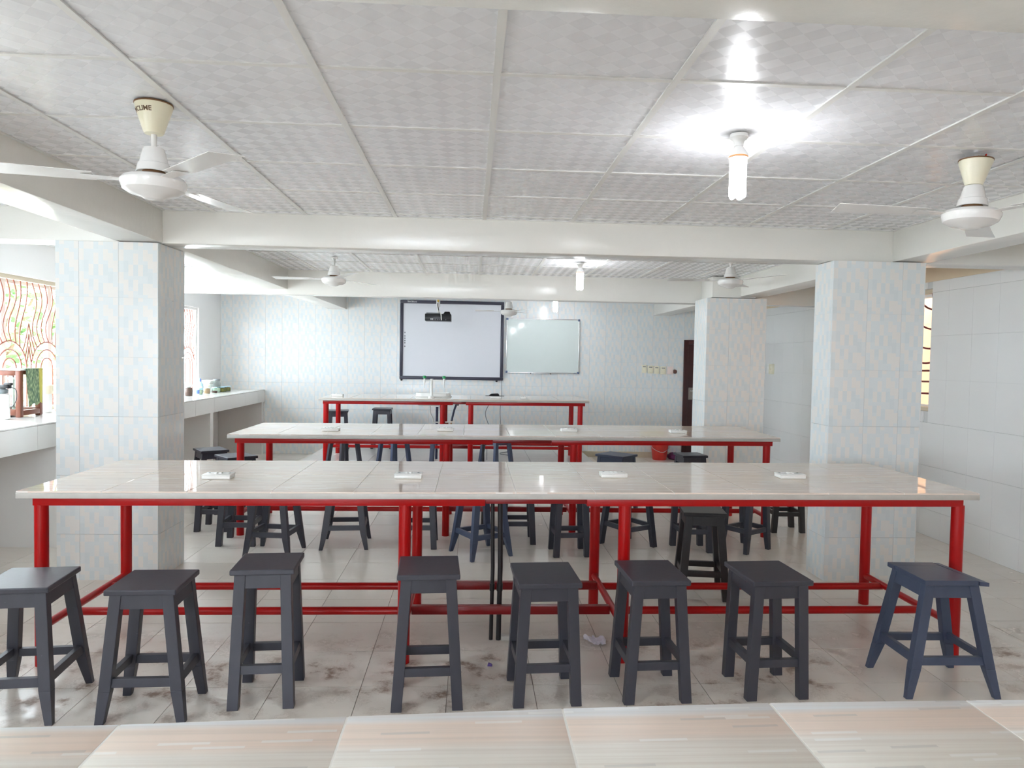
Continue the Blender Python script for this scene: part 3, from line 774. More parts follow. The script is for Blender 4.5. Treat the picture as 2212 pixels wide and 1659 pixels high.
# conduit pipes below the tables
for (x, y, r, lab, zt_) in ((.126, 3.848, .011, 'left black conduit pipe rising to the near table', .80), (.167, 3.846, .014, 'right black conduit pipe with a grey foot rising to the near table', .80), (.115, 6.45, .011, 'thin black conduit pipe under the second table', .80)):
    p = tag(empty('conduit_pipe', (x, y, 0)), lab, 'pipe', 'black conduit pipes under the tables')
    MB().tube([(0, 0, 0), (.004, 0, .4), (-.004, 0, zt_+.036)], r, 12).build('pipe', M['black_pipe'], p)
    MB().tube([(.002, 0, .27), (.003, 0, .31)], r+.003, 12).build('coupling', M['black_pipe'], p)
    if x > .15: MB().box(.015, .06, -.02, .02, 0, .025).build('foot', M['slab'], p, bevel=.003)

# ------------------------------------------------------------------ sink, tap and pipes at the far table
TZ = T3z(-.5)+.001
tp = tag(empty('tap_stand', (-.535, 9.62, TZ)), 'white two-armed tap stand with green knobs on the far table', 'tap')
MB().lathe([(.045, 0), (.045, .012), (.02, .02), (.018, .03), (.017, .235), (.02, .24), (.02, .25)], n=20).build('pillar', M['white_plastic'], tp)
for sx, ln in ((-1, .095), (1, .165)):
    MB().tube([(0, 0, .226), (sx*ln, -.02, .226), (sx*(ln+.03), -.02, .226)], .009, 10).build('arm', M['white_plastic'], tp)
    q = sx*ln
    MB().lathe([(.013, .20), (.013, .25), (.008, .255)], (q, -.02, 0), 14).build('valve', M['white_plastic'], tp)
    MB().lathe([(.010, .252), (.022, .258), (.024, .275), (.020, .288), (.008, .291)], (q, -.02, 0), 18).build('knob', M['green'], tp)
    MB().lathe([(.003, .125), (.006, .15), (.010, .20), (.011, .21)], (q, -.035, 0), 12).build('spout', M['white_plastic'], tp)
sk = tag(empty('sink', (-.52, 9.80, TZ+.001)), 'white oval drop-in sink behind the tap stand on the far table', 'sink')
def ovring(mb, rx, ry, zs):
    n = 36; base = len(mb.v)
    for (kx, z) in zs:
        for k in range(n):
            t = 2*math.pi*k/n; mb.v.append((math.copysign(abs(math.cos(t))**.6, math.cos(t))*rx*kx, math.copysign(abs(math.sin(t))**.6, math.sin(t))*ry*kx, z))
    for i in range(len(zs)-1):
        for k in range(n):
            mb.f.append((base+i*n+k, base+i*n+(k+1) % n, base+(i+1)*n+(k+1) % n, base+(i+1)*n+k)); mb.mi.append(0)
    return mb
ovring(MB(), .235, .12, [(1.06, 0), (1.06, .008), (1.0, .012), (1.0, .052), (.94, .056), (.90, .05), (.86, .012), (.5, .006), (.02, .006)]).build('basin_rim', M['white_plastic'], sk)
MB().tube([(-.1, 0, .006), (-.1, 0, .01)], .03, 14).build('drain', M['alu'], sk)
us = tag(empty('sink_pipework', (-.52, 9.7, DZ)), 'sink underside with white pipes, hoses and valve under the far table', 'pipe')
hz = TZ-DZ-.04
MB().box(-.19, .17, -.10, .12, hz-.072, hz-.05).build('tray', M['white_plastic'], us, bevel=.01)
MB().tube(spline([(.10, 0, hz-.04), (.10, 0, hz-.12), (.14, 0, hz-.2)], 5), .018, 10).build('trap', M['white_plastic'], us)
MB().tube(spline([(-.03, -.02, hz-.05), (-.03, -.02, hz-.17), (0, -.02, hz-.24), (.01, -.02, hz-.30)], 6), .008, 8).build('drain_pipe', M['cable_white'], us)
MB().tube([(0, -.02, hz-.30), (.27, -.01, hz-.295)], .009, 8).build('cross_pipe', M['cable_white'], us)
MB().tube([(.055, 0, 0), (.058, 0, hz-.09)], .018, 12).build('standpipe', M['hose'], us)
MB().tube(spline([(.33, 0, hz-.03), (.29, 0, hz-.13), (.255, 0, hz-.28)], 5), .014, 10).build('hose', M['hose'], us)
MB().tube(spline([(.255, 0, hz-.28), (.25, 0, hz-.36), (.25, 0, 0)], 5), .011, 10).build('feed_pipe', M['tan_stuff'], us)
MB().tube([(.34, 0, hz-.025), (.325, 0, hz-.07)], .022, 10).build('socket_joint', M['cable_grey'], us)
mb = MB(); mb.tube([(.25, 0, hz-.34), (.20, -.01, hz-.33)], .012, 10); mb.tube([(.195, -.015, hz-.355), (.195, -.015, hz-.305)], .02, 10); mb.build('valve', M['rust'], us)
MB().tube([(.15, .02, hz-.34), (.22, .02, 0)], .006, 8).build('waste_pipe', M['cable_grey'], us)
dv = tag(empty('microphone_set', (.315, 9.56, T3z(.3)+.002)), 'black case lying on a small white box on the far table', 'case')
MB().box(-.06, .075, -.06, .06, 0, .028).build('box', M['white_plastic'], dv, bevel=.004)
MB().prism([(-.13, -.03, .029), (.125, -.03, .029), (.125, .05, .029), (-.13, .05, .029)], [(-.12, -.03, .035), (.12, -.03, .035), (.12, .05, .035), (-.12, .05, .035)]).build('tray', M['dark'], dv)
MB().prism([(-.085, -.04, .036), (.06, -.04, .036), (.06, .05, .036), (-.085, .05, .036)], [(-.05, -.02, .062), (.045, -.02, .066), (.045, .04, .066), (-.05, .04, .062)]).build('case', M['dark'], dv, bevel=.008)
dv.name = 'black_case'
# cables hanging below the far table
hz2 = T3z(.3)-.075
for pts, lab in (([(.24, 9.6, hz2), (.19, 9.6, hz2-.14), (.25, 9.62, hz2-.34), (.22, 9.62, hz2-.5), (.22, 9.62, DZ+.004)], 'thin grey cable dangling in a curve below the black case'),
                 ([(.466, 11.13, 1.19), (.468, 11.13, .95), (.45, 11.12, .7), (.47, 11.12, .4), (.47, 10.9, DZ+.005), (.6, 10.6, DZ+.005), (.42, 10.3, DZ+.005), (.55, 10.1, DZ+.005)], 'thin grey cable running down the wall below the black framed board')):
    tag(MB().tube(spline(pts, 7), .0045, 6).build('cable', M['cable_grey']), lab, 'cable')

# ------------------------------------------------------------------ far wall: boards, plates
ib = tag(empty('interactive_board', (-1.115, YB-.045, 1.183)), 'large interactive board with a thick black grey frame on the far wall', 'board')
W_, H_ = 1.60, 1.218; f = .049
mb = MB()
fr = MB()
fr.box(0, W_, 0, .045, H_-f, H_); fr.box(0, W_, 0, .045, 0, f); fr.box(0, f, 0, .045, f, H_-f); fr.box(W_-f, W_, 0, .045, f, H_-f)
fr.build('frame', M['frame_navy'], ib, bevel=.008)
MB().box(f-.002, W_-f+.002, .014, .04, f-.002, H_-f+.002).build('surface', M['board_white'], ib, smooth=0)
for zz in (.719, .665, .630, .594, .559, .505): MB().tube([(.076, .0145, zz), (.076, .0125, zz)], .011, 12).build('icon', M['grey_print'], ib)
for xx in (.03, W_-.1): MB().lathe([(.012, -.025), (.018, -.012), (.016, 0)], (xx, .02, 0), 12).build('hook', M['dark'], ib)
def text(body, size, mat, name, parent, M4, ext=.0006, bend=None):
    c = bpy.data.curves.new('t', 'FONT'); c.body = body; c.size = size; c.extrude = ext; c.offset = size*.02; c.align_x = 'CENTER'; c.align_y = 'CENTER'; c.resolution_u = 3
    to = bpy.data.objects.new('t', c); COL.objects.link(to)
    dg = bpy.context.evaluated_depsgraph_get(); dg.update()
    me = bpy.data.meshes.new_from_object(to.evaluated_get(dg)); bpy.data.objects.remove(to)
    if bend:
        for v in me.vertices: v.co = Vector(bend(v.co))
    else: me.transform(M4)
    me.materials.clear(); me.materials.append(mat)
    o = bpy.data.objects.new(name, me); COL.objects.link(o); o.parent = parent; return o
up90 = Matrix.Rotation(math.radians(90), 4, 'X')
text('TRACEBoard', .032, M['white_print'], 'lettering', ib, Matrix.Translation((.181, -.001, H_-.026)) @ Matrix.Diagonal((.82, 1, 1, 1)) @ up90)
wbd = tag(empty('whiteboard', (.524, YB-.02, 1.306)), 'aluminium framed whiteboard right of the black framed board', 'whiteboard')
W2_, H2_ = 1.152, .852; f = .016
MB().box(0, W2_, 0, .02, H2_-f, H2_).box(0, W2_, 0, .02, 0, f).box(0, f, 0, .02, f, H2_-f).box(W2_-f, W2_, 0, .02, f, H2_-f).build('frame', M['alu'], wbd, bevel=.003)
MB().box(f, W2_-f, .006, .018, f, H2_-f).build('surface', M['wboard'], wbd, smooth=0)
for a in (0, W2_-.03):
    for b in (0, H2_-.03): MB().box(a-.002, a+.032, -.003, .02, b-.002, b+.032).build('corner', M['blue_cap'], wbd, bevel=.006)
MB().box(.39, .70, -.035, 0, -.008, -.001).build('pen_tray', M['alu'], wbd, bevel=.002)
for a in (.385, .695): MB().box(a, a+.012, -.04, 0, -.014, .004).build('tray_end', M['dark'], wbd, bevel=.002)
MB().box(W2_-.085, W2_-.05, -.001, 0, .003, .013).build('label_strip', M['blue_cap'], wbd, smooth=0)

px_ = [(2.671, 2.752), (2.766, 2.858), (2.866, 2.955), (2.967, 3.062)]
for k, (a, b) in enumerate(px_):
    s = tag(empty('switch_plate', ((a+b)/2, YB, 1.402-.006*k)), 'cream regulator plate on the far wall, %s of the four cream ones' % ('leftmost', 'second from the left', 'third from the left', 'rightmost')[k], 'switch', 'cream switch plates on the far wall')
    h = (b-a)/2-.003
    MB().box(-h, h, -.016, 0, -.062, .062).build('plate', M['cream_plastic'], s, bevel=.004)
    MB().tube([(0, -.016, -.022), (0, -.027, -.022)], .02, 16).build('knob', M['cream_plastic'], s)
    MB().box(-h*.6, h*.6, -.0165, -.016, .03, .042).build('marking', M['grey_print'], s, smooth=0)
s = tag(empty('switch_plate', (3.128, YB, 1.385)), 'pale pink switch plate on the far wall beside the dark round box', 'switch')
MB().box(-.046, .046, -.022, 0, -.062, .062).build('plate', M['pink'], s, bevel=.004); MB().tube([(0, -.022, -.02), (0, -.03, -.02)], .016, 14).build('knob', M['pink'], s)
s = tag(MB().tube([(3.205, YB-.001, 1.368), (3.205, YB-.014, 1.368)], .032, 20).build('junction_box', M['brown_stuff']), 'dark round junction box at the end of the wall plates', 'junction box')
for (y, lab, m, off, hw) in ((9.74, 'pale wall plate nearer the far corner on the right wall', 'white_plastic', .012, .055), (9.60, 'cream switch box on the right wall beside the far column', 'cream_plastic', .035, .055)):
    s = tag(empty('wall_switch', (XR, y, 1.45)), lab, 'switch')
    MB().box(-off, 0, -hw, hw, -.07, .07).build('plate', M[m], s, bevel=.005)
    MB().box(-off-.005, -off, -.02, .02, -.012, .03).build('rocker', M[m], s, bevel=.002)

# projector hanging before the board
pj = tag(empty('projector', (-.43, 8.95, 2.474)), 'black projector hanging on a white arm before the black framed board', 'projector')
MB().box(-.022, .022, -.03, .03, -.32, 0).build('mount_arm', M['white_plastic'], pj, bevel=.004)
MB().box(-.04, .04, -.05, .05, -.015, 0).build('mount_plate', M['white_plastic'], pj, bevel=.003)
MB().tube([(0, 0, -.32), (0, 0, -.40)], .012, 10).build('mount_rod', M['cable_white'], pj)
MB().box(-.155, .165, -.12, .12, -.498, -.412).build('body', M['dark'], pj, bevel=.006)
MB().box(-.14, .03, -.1, .1, -.412, -.397).build('mount_bracket', M['cable_grey'], pj, bevel=.004)
MB().prism([(.065, -.09, -.412), (.155, -.09, -.412), (.155, .09, -.412), (.065, .09, -.412)], [(.085, -.07, -.38), (.145, -.07, -.38), (.145, .07, -.38), (.085, .07, -.38)]).build('lens_hump', M['dark'], pj, bevel=.006)
for k, (xx, m) in enumerate(((-.08, 'white_print'), (-.06, 'white_print'), (-.03, 'grey_print'), (0, 'grey_print'), (.02, 'grey_print'), (.10, 'grey_print'))):
    MB().box(xx-.005, xx+.005, -.1225, -.119, -.488, -.476+.008*(k < 2)).build('port', M[m], pj, smooth=0)
MB().tube(spline([(-.005, -.035, -.25), (.0, -.05, -.32), (.02, -.08, -.38), (.04, -.13, -.41), (.047, -.13, -.49)], 6), .006, 8).build('cable', M['cable_white'], pj)
MB().tube(spline([(-.002, -.034, -.255), (-.004, -.05, -.30), (.01, -.07, -.36), (.03, -.09, -.405)], 6), .005, 8).build('cable', M['dark'], pj)
MB().box(-.012, .012, -.05, -.03, -.26, -.235).build('plug', M['yellow'], pj, bevel=.003)

# ------------------------------------------------------------------ ceiling fans
def fan(x, y, rod, label, ang, canopy='old_cream', cz=0, tilt=0, bare=False, lettering=False, blade_r=.58, top=True):
    f = tag(empty('ceiling_fan', (x, y, ZC)), label, 'fan', 'white ceiling fans')
    if not bare:
        MB().lathe([(.062, cz-.004), (.067, cz-.004), (.067, cz-.012), (.037, cz-.105), (.033, cz-.112), (.012, cz-.114)], n=28).build('canopy', M[canopy], f)
        MB().lathe([(.0675, cz), (.069, cz), (.069, cz-.005), (.0675, cz-.005)], n=28).build('canopy_rim', M['brown_edge'], f)
        if cz < 0: MB().tube([(0, 0, cz-.01), (0, 0, 0)], .012, 10).build('hook', M['alu'], f); MB().tube(spline([(.02, -.02, cz-.005), (.03, -.02, cz+.02), (.035, -.01, -.002)], 5), .004, 6).build('wire', M['red'], f)
        z0 = cz-.114
    else:
        MB().lathe([(.035, -.001), (.035, -.012), (.02, -.016), (.012, -.03)], n=16).build('hook_plate', M['fan_white'], f); z0 = -.01
    z1 = -rod
    MB().tube([(0, 0, z0+.01), (0, 0, z1-.01)], .0105, 12).build('rod', M['fan_white'], f)
    MB().lathe([(.015, z1+.002), (.036, z1-.002), (.040, z1-.01), (.052, z1-.06), (.056, z1-.062), (.062, z1-.092), (.060, z1-.093), (.02, z1-.085)], n=28).build('lower_cup', M['fan_white'], f)
    MB().lathe([(.04, z1-.085), (.045, z1-.112), (.03, z1-.115)], n=20).build('shaft_cover', M['brown_edge'], f)
    zb_ = z1-.105
    MB().lathe([(.03, zb_+.004), (.075, zb_), (.108, zb_-.010), (.117, zb_-.022), (.117, zb_-.034), (.108, zb_-.056), (.086, zb_-.070), (.045, zb_-.080), (.036, zb_-.087), (.02, zb_-.090), (.001, zb_-.091)], n=36).build('motor_housing', M['fan_white'], f)
    for k in range(3):
        a = math.radians(ang+120*k); ca, sa = math.cos(a), math.sin(a)
        def R(p): return (p[0]*ca-p[1]*sa, p[0]*sa+p[1]*ca, p[2])
        zz = zb_-.018
        q0 = [(.20, -.05, zz-.004), (blade_r, -.062, zz-.006), (blade_r, .062, zz+.006), (.20, .05, zz+.004)]
        b = MB().prism([R((p[0], p[1], p[2]-.001)) for p in q0], [R((p[0], p[1], p[2]+.001)) for p in q0]).build('blade', M['fan_white'], f)
        q1 = [(.10, -.02, zz-.003), (.24, -.03, zz-.005), (.24, .03, zz-.001), (.10, .02, zz-.003)]
        MB().prism([R((p[0], p[1], p[2]-.002)) for p in q1], [R((p[0], p[1], p[2]-.0005)) for p in q1]).build('blade_bracket', M['fan_white'], f)
    if lettering:
        def bend(v):
            zz = cz-.034+v.y*.95; r = .067-(.030)*((-zz-.012+cz)/.093)+.0006+v.z
            t = math.radians(-122)+v.x/.060
            return (r*math.cos(t), r*math.sin(t), zz)
        text('UNCLIME', .024, M['text'], 'lettering', f, None, .0003, bend)
    if tilt: f.rotation_euler = (0, tilt, 0)
    return f
fan(-1.222, 2.825, .165, 'ceiling fan nearest the camera on the left, with lettered cream canopy', 195, lettering=True)
fan(2.225, 3.096, .135, 'ceiling fan at the upper right with its cream canopy slipped down', 170, 'cream_plastic', cz=-.022, tilt=math.radians(3))
fan(-1.335, 6.982, .085, 'ceiling fan beyond the middle cross beam on the left', 176, bare=True)
fan(2.40, 6.60, .055, 'ceiling fan beyond the middle cross beam on the right, before the far column', 178, bare=True)
fan(.48, 9.55, .19, 'ceiling fan hanging between the black framed board and the whiteboard', 176, bare=True, blade_r=.45)

# ------------------------------------------------------------------ lamps
def bulb(x, y, label):
    b = tag(empty('ceiling_lamp', (x, y, ZC)), label, 'lamp', 'lit tube lamps on the ceiling')
    MB().lathe([(.036, 0), (.038, -.014), (.03, -.022), (.022, -.03), (.019, -.046), (.019, -.05)], n=24).build('holder', M['white_plastic'], b)
    MB().lathe([(.016, -.05), (.018, -.053), (.034, -.075), (.038, -.088), (.038, -.098), (.02, -.100)], n=24).build('ballast', M['white_plastic'], b)
    MB().lathe([(.0384, -.090), (.0388, -.092), (.0388, -.096), (.0384, -.098)], n=24).build('band', M['orange'], b)
    for k in range(4):
        a = math.pi/4+k*math.pi/2; cx, cy = .024*math.cos(a), .024*math.sin(a); tx_, ty_ = -math.sin(a)*.0105, math.cos(a)*.0105
        pts = [(cx-tx_, cy-ty_, -.099), (cx-tx_, cy-ty_, -.245)]
        for q in range(1, 6):
            t = math.pi*q/6; pts.append((cx-tx_*math.cos(t), cy-ty_*math.cos(t), -.245-.011*math.sin(t)))
        pts += [(cx+tx_, cy+ty_, -.245), (cx+tx_, cy+ty_, -.099)]
        MB().tube(pts, .0085, 8).build('tube', M['tube'], b)
    return b
bulb(1.085, 2.93, 'lit white tube lamp nearest the camera on the ceiling')
bulb(1.038, 6.96, 'lit white tube lamp in the second ceiling bay, above the second table')
bulb(1.19, 10.3, 'lit white tube lamp farthest back, above the whiteboard')

# ------------------------------------------------------------------ counter along the left wall
CZ, CX = .988, -3.165
ct = tag(empty('wall_counter', (CX, 6.5, 0)), 'white tiled concrete counter running along the left window wall', 'counter')
CY0, CY1 = 1.6, YB-.002
oy = 6.5
MB().box(XL-CX+.002, -.012, CY0-oy, CY1-oy, CZ-.10, CZ-.010).build('slab', M['counter_under'], ct, smooth=0)
ey = edges(CY0, CY1, 0, .60)
for i in range(len(ey)-1):
    piece('tile', boxmesh('counter_top_tile', CX-XL-.004, ey[i+1]-ey[i]-.003, .010, M['counter_tile'], .0012), (XL-CX+.002, ey[i]-oy+.0015, CZ-.010), ct)
    piece('apron_tile', boxmesh('counter_apron_tile', .012, ey[i+1]-ey[i]-.003, .176, M['counter_tile'], .0012), (-.012, ey[i]-oy+.0015, CZ-.188), ct)
for yy in (2.6, 5.75, 8.95, 11.09): MB().box(XL-CX+.002, -.014, yy-oy-.05, min(yy+.05, CY1)-oy, 0, CZ-.10).build('support_wall', M['counter_tile'], ct, smooth=0)

# glass balance cabinet with towel
cb = tag(empty('balance_cabinet', (-3.60, 5.92, CZ+.001)), 'brown wooden glass cabinet on the counter under the near window', 'cabinet')
w_, dpt, hh, p = .27, .30, .375, .04
mb = MB()
for a in (-w_, -p):
    for b in (0, dpt-p): MB().box(a, a+p, b, b+p, .0, hh).build('post', M['wood'], cb, bevel=.003)
MB().box(-w_+p, -p, 0, p, .015, .065).box(-w_+p, -p, dpt-p, dpt, .015, .065).box(-p, 0, p, dpt-p, .015, .055).box(-w_, -w_+p, p, dpt-p, .015, .055).build('base_rail', M['wood'], cb, bevel=.003)
MB().box(-w_+p, -p, 0, p, hh-.04, hh).box(-w_+p, -p, dpt-p, dpt, hh-.04, hh).box(-p, 0, p, dpt-p, hh-.03, hh).box(-w_, -w_+p, p, dpt-p, hh-.03, hh).build('top_rail', M['wood'], cb, bevel=.003)
MB().box(-w_-.004, .004, -.004, dpt+.004, hh+.001, hh+.012).build('lid', M['white_plastic'], cb, bevel=.002)
MB().box(-w_+p, -p, .018, .022, .065, hh-.04).build('pane', M['glass'], cb, smooth=0)
MB().box(-.022, -.018, p, dpt-p, .055, hh-.03).build('pane', M['glass'], cb, smooth=0)
MB().box(-w_+.042, -.042, .045, dpt-.045, .02, .04).build('floor_board', M['mesh_pale'], cb, smooth=0)
bl = tag(empty('balance', (-3.745, 6.07, CZ+.043)), 'pale green balance inside the wooden glass cabinet', 'balance')
MB().tube([(0, 0, 0), (0, 0, .26)], .012, 10).build('pillar', M['mesh_pale'], bl)
MB().box(-.05, .06, -.01, .01, .255, .275).build('beam', M['mesh_pale'], bl, bevel=.004)
for q in (-.04, .05):
    MB().lathe([(.001, .03), (.035, .035), (.036, .04), (.001, .037)], (q, 0, 0), 18).build('pan', M['cable_grey'], bl)
    MB().tube([(q, 0, .038), (q, 0, .256)], .0015, 5).build('hanger', M['cable_grey'], bl)
# towel hanging over the lid edge
tw = MB(); n, m_ = 12, 14
for i in range(n+1):
    for j in range(m_+1):
        yy = .225*i/n; s_ = j/m_
        z = .012-.30*s_*(1-.06*(i/n))-(.012*math.sin(i*1.1)*s_)
        x = .010+.006*math.sin(i*1.3+s_*2)*s_+.004
        if j == 0: x -= .05
        if j == 1: x -= .0; z = .013
        tw.v.append((x, yy+.03*s_*(1-i/n), z))
for i in range(n):
    for j in range(m_):
        a = i*(m_+1)+j; tw.f.append((a, a+1, a+m_+2, a+m_+1)); tw.mi.append(0)
to = tw.build('towel', M['towel'], loc=(-3.60, 5.965, CZ+hh+.002)); tag(to, 'green woven towel with yellow hem hanging on the wooden cabinet', 'towel')
so = to.modifiers.new('s', 'SOLIDIFY'); so.thickness = .004; so.offset = 1
# bottle with cream cap, bagged jar, white canister at the left edge
def bottle(x, y, prof, cap, body, capm, label, cat='bottle', name='bottle'):
    b = tag(empty(name, (x, y, CZ+.001)), label, cat)
    MB().lathe(prof, n=20).build('body', M[body], b)
    if cap: MB().lathe(cap, n=20).build('cap', M[capm], b)
    return b
bottle(-3.69, 6.43, [(.035, 0), (.042, .006), (.042, .15), (.038, .165), (.03, .17)], [(.048, .165), (.050, .17), (.050, .235), (.042, .245), (.001, .247)], 'white_plastic', 'lid_cream', 'white bottle with a wide cream cap behind the wooden cabinet')
bg_ = bottle(-3.66, 6.62, [(.055, 0), (.065, .01), (.068, .06), (.060, .085), (.05, .088)], [(.052, .089), (.04, .105), (.015, .12), (.001, .125)], 'bag', 'white_plastic', 'brown filled plastic bag on the counter beside the left column', 'bag', 'plastic_bag')
wc = tag(empty('microscope', (-3.64, 5.76, CZ+.001)), 'white canister with a black head at the left picture edge, on the counter', 'instrument')
MB().lathe([(.05, 0), (.052, .005), (.05, .19), (.04, .20)], n=22).build('body', M['white_plastic'], wc)
MB().lathe([(.03, .20), (.04, .205), (.04, .23), (.02, .24)], n=16).build('collar', M['cable_grey'], wc)
mb = MB().box(-.05, .06, -.025, .025, .24, .27); mb.box(.02, .075, -.015, .015, .265, .285); mb.build('head', M['dark'], wc, bevel=.005)
MB().tube(spline([(.05, 0, .25), (.10, 0, .235), (.11, 0, .17), (.085, 0, .11), (.056, 0, .09)], 6), .0035, 6).build('cable', M['dark'], wc)
wc.name = 'white_canister'
# jars near the far window
def jar(x, y, r, h, fill, fm, lm, label, lid_h=.02, group='jars on the far end of the counter'):
    j = tag(empty('jar', (x, y, CZ+.001)), label, 'jar', group)
    MB().lathe([(r*.94, 0), (r, .006), (r, h*.80), (r*.86, h*.90), (r*.82, h)], n=20).build('glass', M['jar_glass'], j)
    MB().lathe([(r*.86, .004), (r*.92, .008), (r*.92, h*fill), (r*.3, h*fill+.004)], n=18).build('contents', M[fm], j)
    MB().lathe([(r*.86, h+.001), (r*.90, h+.003), (r*.90, h+lid_h), (r*.2, h+lid_h+.003)], n=20).build('lid', M[lm], j)
    return j
jar(-3.52, 9.12, .046, .12, .85, 'brown_stuff', 'white_plastic', 'large jar with dark brown contents and white lid beside the left column')
jar(-3.53, 9.50, .040, .085, .7, 'pale_stuff', 'white_plastic', 'jar of pale green contents with a white lid on the counter')
jar(-3.51, 9.70, .043, .095, .75, 'tan_stuff', 'lid_cream', 'jar of tan contents with a cream lid on the counter')
jar(-3.47, 9.87, .038, .07, .45, 'brown_stuff', 'blue_lid', 'short jar with reddish brown contents and a pale blue lid', .012)
jar(-3.53, 10.12, .052, .16, .35, 'pale_stuff', 'cable_grey', 'tallest clear jar with a grey lid on the counter', .022)
for k, (x, y) in enumerate(((-3.50, 10.22), (-3.51, 10.34), (-3.50, 10.47))):
    jar(x, y, .045, .062, .8, 'olive_stuff', 'blue_lid', 'low jar with olive contents and light blue lid, %s of three' % ('nearest', 'middle', 'farthest')[k], .010)
b = tag(empty('bottle', (-3.49, 9.33, CZ+.001)), 'small white bottle with a blue label standing between the jars', 'bottle')
MB().lathe([(.018, 0), (.02, .004), (.02, .085), (.012, .1), (.012, .11)], n=14).build('body', M['white_plastic'], b); MB().lathe([(.0204, .02), (.0206, .021), (.0206, .07), (.0204, .071)], n=14).build('label_band', M['blue'], b)
b = tag(empty('wash_bottle', (-3.70, 9.98, CZ+.001)), 'pale squeeze bottle with a blue tip behind the jars', 'bottle')
MB().lathe([(.036, 0), (.04, .006), (.04, .10), (.02, .14), (.014, .15)], n=18).build('body', M['blue_lid'], b); MB().lathe([(.016, .15), (.018, .152), (.014, .175), (.006, .195)], n=14).build('tip', M['blue'], b)
b = tag(empty('tray', (-3.67, 10.22, CZ+.001)), 'white rimmed tray on a stand behind the jars', 'tray')
MB().lathe([(.06, 0), (.065, .005), (.065, .115), (.03, .118)], n=18).build('stand', M['white_plastic'], b)
mb = MB(); mb.prism([(-.05, -.11, .12), (.05, -.11, .12), (.05, .11, .12), (-.05, .11, .12)], [(-.08, -.15, .155), (.08, -.15, .155), (.08, .15, .155), (-.08, .15, .155)]); mb.box(-.086, .086, -.157, .157, .155, .161); mb.build('basin', M['white_plastic'], b, bevel=.003)
b = tag(empty('plastic_tub', (-3.69, 9.42, CZ+.001)), 'cream plastic tub behind the brown jar under the far window', 'tub')
MB().lathe([(.05, 0), (.06, .006), (.072, .13), (.066, .131)], n=20).build('body', M['white_plastic'], b); MB().lathe([(.075, .131), (.077, .134), (.077, .15), (.03, .158)], n=20).build('lid', M['lid_cream'], b)

# ------------------------------------------------------------------ small things on the floor
bk = tag(empty('bucket', (2.935, 10.94, 0)), 'scuffed red bucket on the floor against the far wall', 'bucket')
mb = MB(); mb.lathe([(.10, 0), (.105, .006), (.142, .27), (.15, .272), (.15, .285), (.138, .286), (.128, .26), (.095, .012)], n=28); mb.build('body', M['bucket'], bk)
MB().tube(spline([(-.148, 0, .26), (-.12, -.07, .18), (0, -.155, .13), (.12, -.07, .18), (.148, 0, .26)], 6), .004, 6).build('handle', M['alu'], bk)
mb = MB(); mb.lathe([(.09, 0), (.12, .02), (.125, .05), (.09, .085), (.03, .10)], n=18)
pu = mb.build('bag', M['purple'], loc=(3.20, 10.99, 0)); tag(pu, 'purple plastic bag slumped beside the red bucket', 'bag')
for v in pu.data.vertices: v.co += Vector((random.uniform(-.01, .01), random.uniform(-.01, .01), random.uniform(0, .012) if v.co.z > .01 else 0))
bm = bmesh.new(); bmesh.ops.create_grid(bm, x_segments=14, y_segments=14, size=.075)
for v in bm.verts:
    x, y = v.co.x, v.co.y
    v.co.z = .004+abs(math.sin(x*60+y*30)*math.cos(y*48-x*18))*.026+.055*max(0, -x/.075)**2*(1-abs(y)/.1)
    v.co.x = x*(.78+.2*math.cos(y*40)); v.co.y = y*.6
me = bpy.data.meshes.new('paper'); bm.to_mesh(me); bm.free(); me.materials.append(M['paper'])
po = bpy.data.objects.new('crumpled_paper', me); COL.objects.link(po); po.location = (.685, 3.78, 0.001); po.rotation_euler = (0, 0, .5)
tag(po, 'crumpled white paper on the floor under the near table', 'paper')
sc_ = MB().prism([(-.012, -.01, 0), (.012, -.012, 0), (.014, .01, 0), (-.01, .012, 0)], [(-.008, -.006, .012), (.006, -.008, .016), (.008, .006, .009), (-.006, .008, .013)]).build('paper_scrap', M['lilac'], loc=(.112, 3.515, .0005)); tag(sc_, 'tiny purple scrap on the floor before the two black pipes', 'scrap')

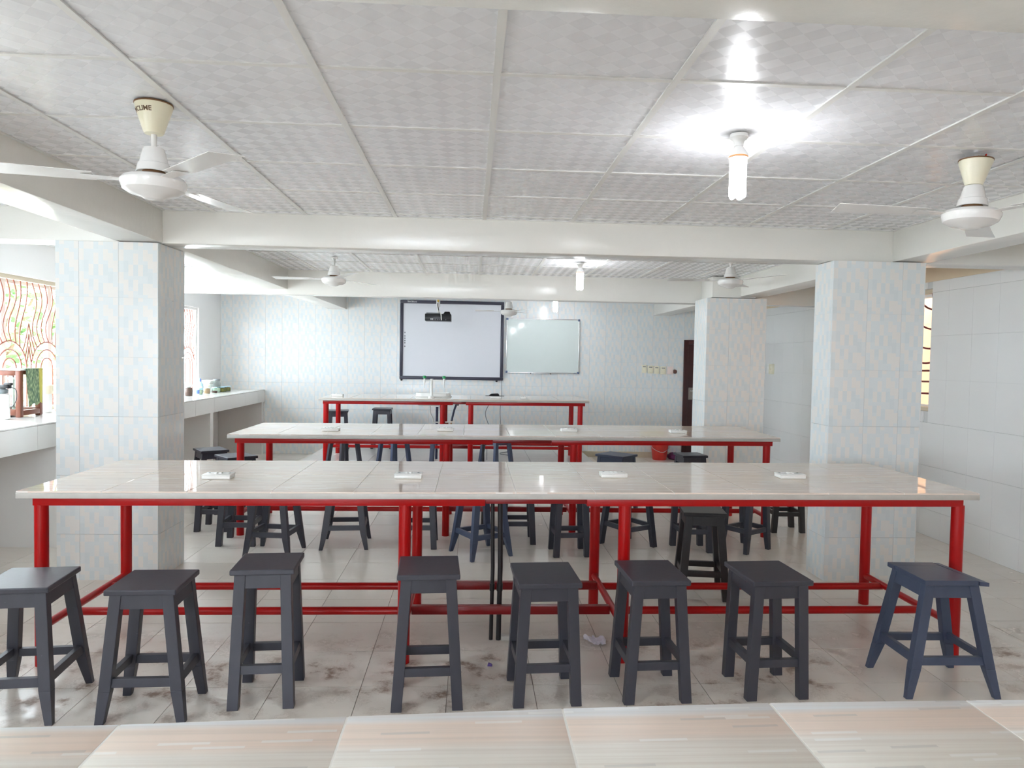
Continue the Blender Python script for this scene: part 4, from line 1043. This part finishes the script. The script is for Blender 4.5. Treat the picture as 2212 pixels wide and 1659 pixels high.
# ------------------------------------------------------------------ outside
g = struct(MB().box(-40, 40, -30, 50, -1.2, -1.0).build('ground', M['ground'], smooth=0), 'pale ground outside the windows', 'ground')
def tree(x, y, h, r, seed, label, mat, n=1500):
    rnd = random.Random(seed)
    t = tag(empty('tree', (x, y, -1.0)), label, 'tree', 'trees outside the left windows')
    mb = MB(); mb.tube([(0, 0, 0), (.1, .05, h*.3), (0, .1, h*.6)], [.12, .09, .05], 8)
    for k in range(5):
        a = rnd.uniform(0, 6.28); mb.tube([(0.05, .05, h*.35), (math.cos(a)*r*.5, math.sin(a)*r*.5, h*.65)], [.05, .02], 6)
    mb.build('trunk', M['bark'], t)
    f = MB()
    for k in range(n):
        while True:
            p = Vector((rnd.uniform(-1, 1), rnd.uniform(-1, 1), rnd.uniform(-1, 1)))
            if .35 < p.length < 1: break
        p = Vector((p.x*r, p.y*r, h*.62+p.z*h*.38)); q = Vector((rnd.uniform(-1, 1), rnd.uniform(-1, 1), rnd.uniform(-.6, .6))).normalized(); s_ = q.orthogonal().normalized(); L = rnd.uniform(.10, .2)
        b0 = len(f.v); f.v += [tuple(p-q*L), tuple(p+s_*L*.35), tuple(p+q*L), tuple(p-s_*L*.35)]; f.f.append((b0, b0+1, b0+2, b0+3)); f.mi.append(0)
    me = bpy.data.meshes.new('foliage'); me.from_pydata(f.v, [], f.f); me.materials.append(M[mat])
    o = bpy.data.objects.new('foliage', me); COL.objects.link(o); o.parent = t; o['kind'] = 'stuff'
    return t
tree(-8.6, 13.3, 5.4, 1.35, 1, 'leafy green tree seen through the near window', 'leaf')
tree(-9.6, 10.2, 5.0, 1.2, 2, 'smaller green tree at the left edge of the near window', 'leaf')
tree(-6.6, 11.4, 2.3, .5, 3, 'low yellow green bush below the tree outside the near window', 'leaf2', 900)
vr = struct(MB().box(XR+WT, 5.55, -6, 14, 2.66, 2.76).build('sky_blocker', M['white_paint'], smooth=0), 'unseen slab added outside the right windows to cut sky light', 'light blocker')  # unseen slab, added to cut the sky light at the right windows
nb = tag(MB().box(5.9, 6.2, -6, 16, -1.0, 5.0).build('outer_wall', M['peach']), 'peach coloured wall outside the right window', 'wall')
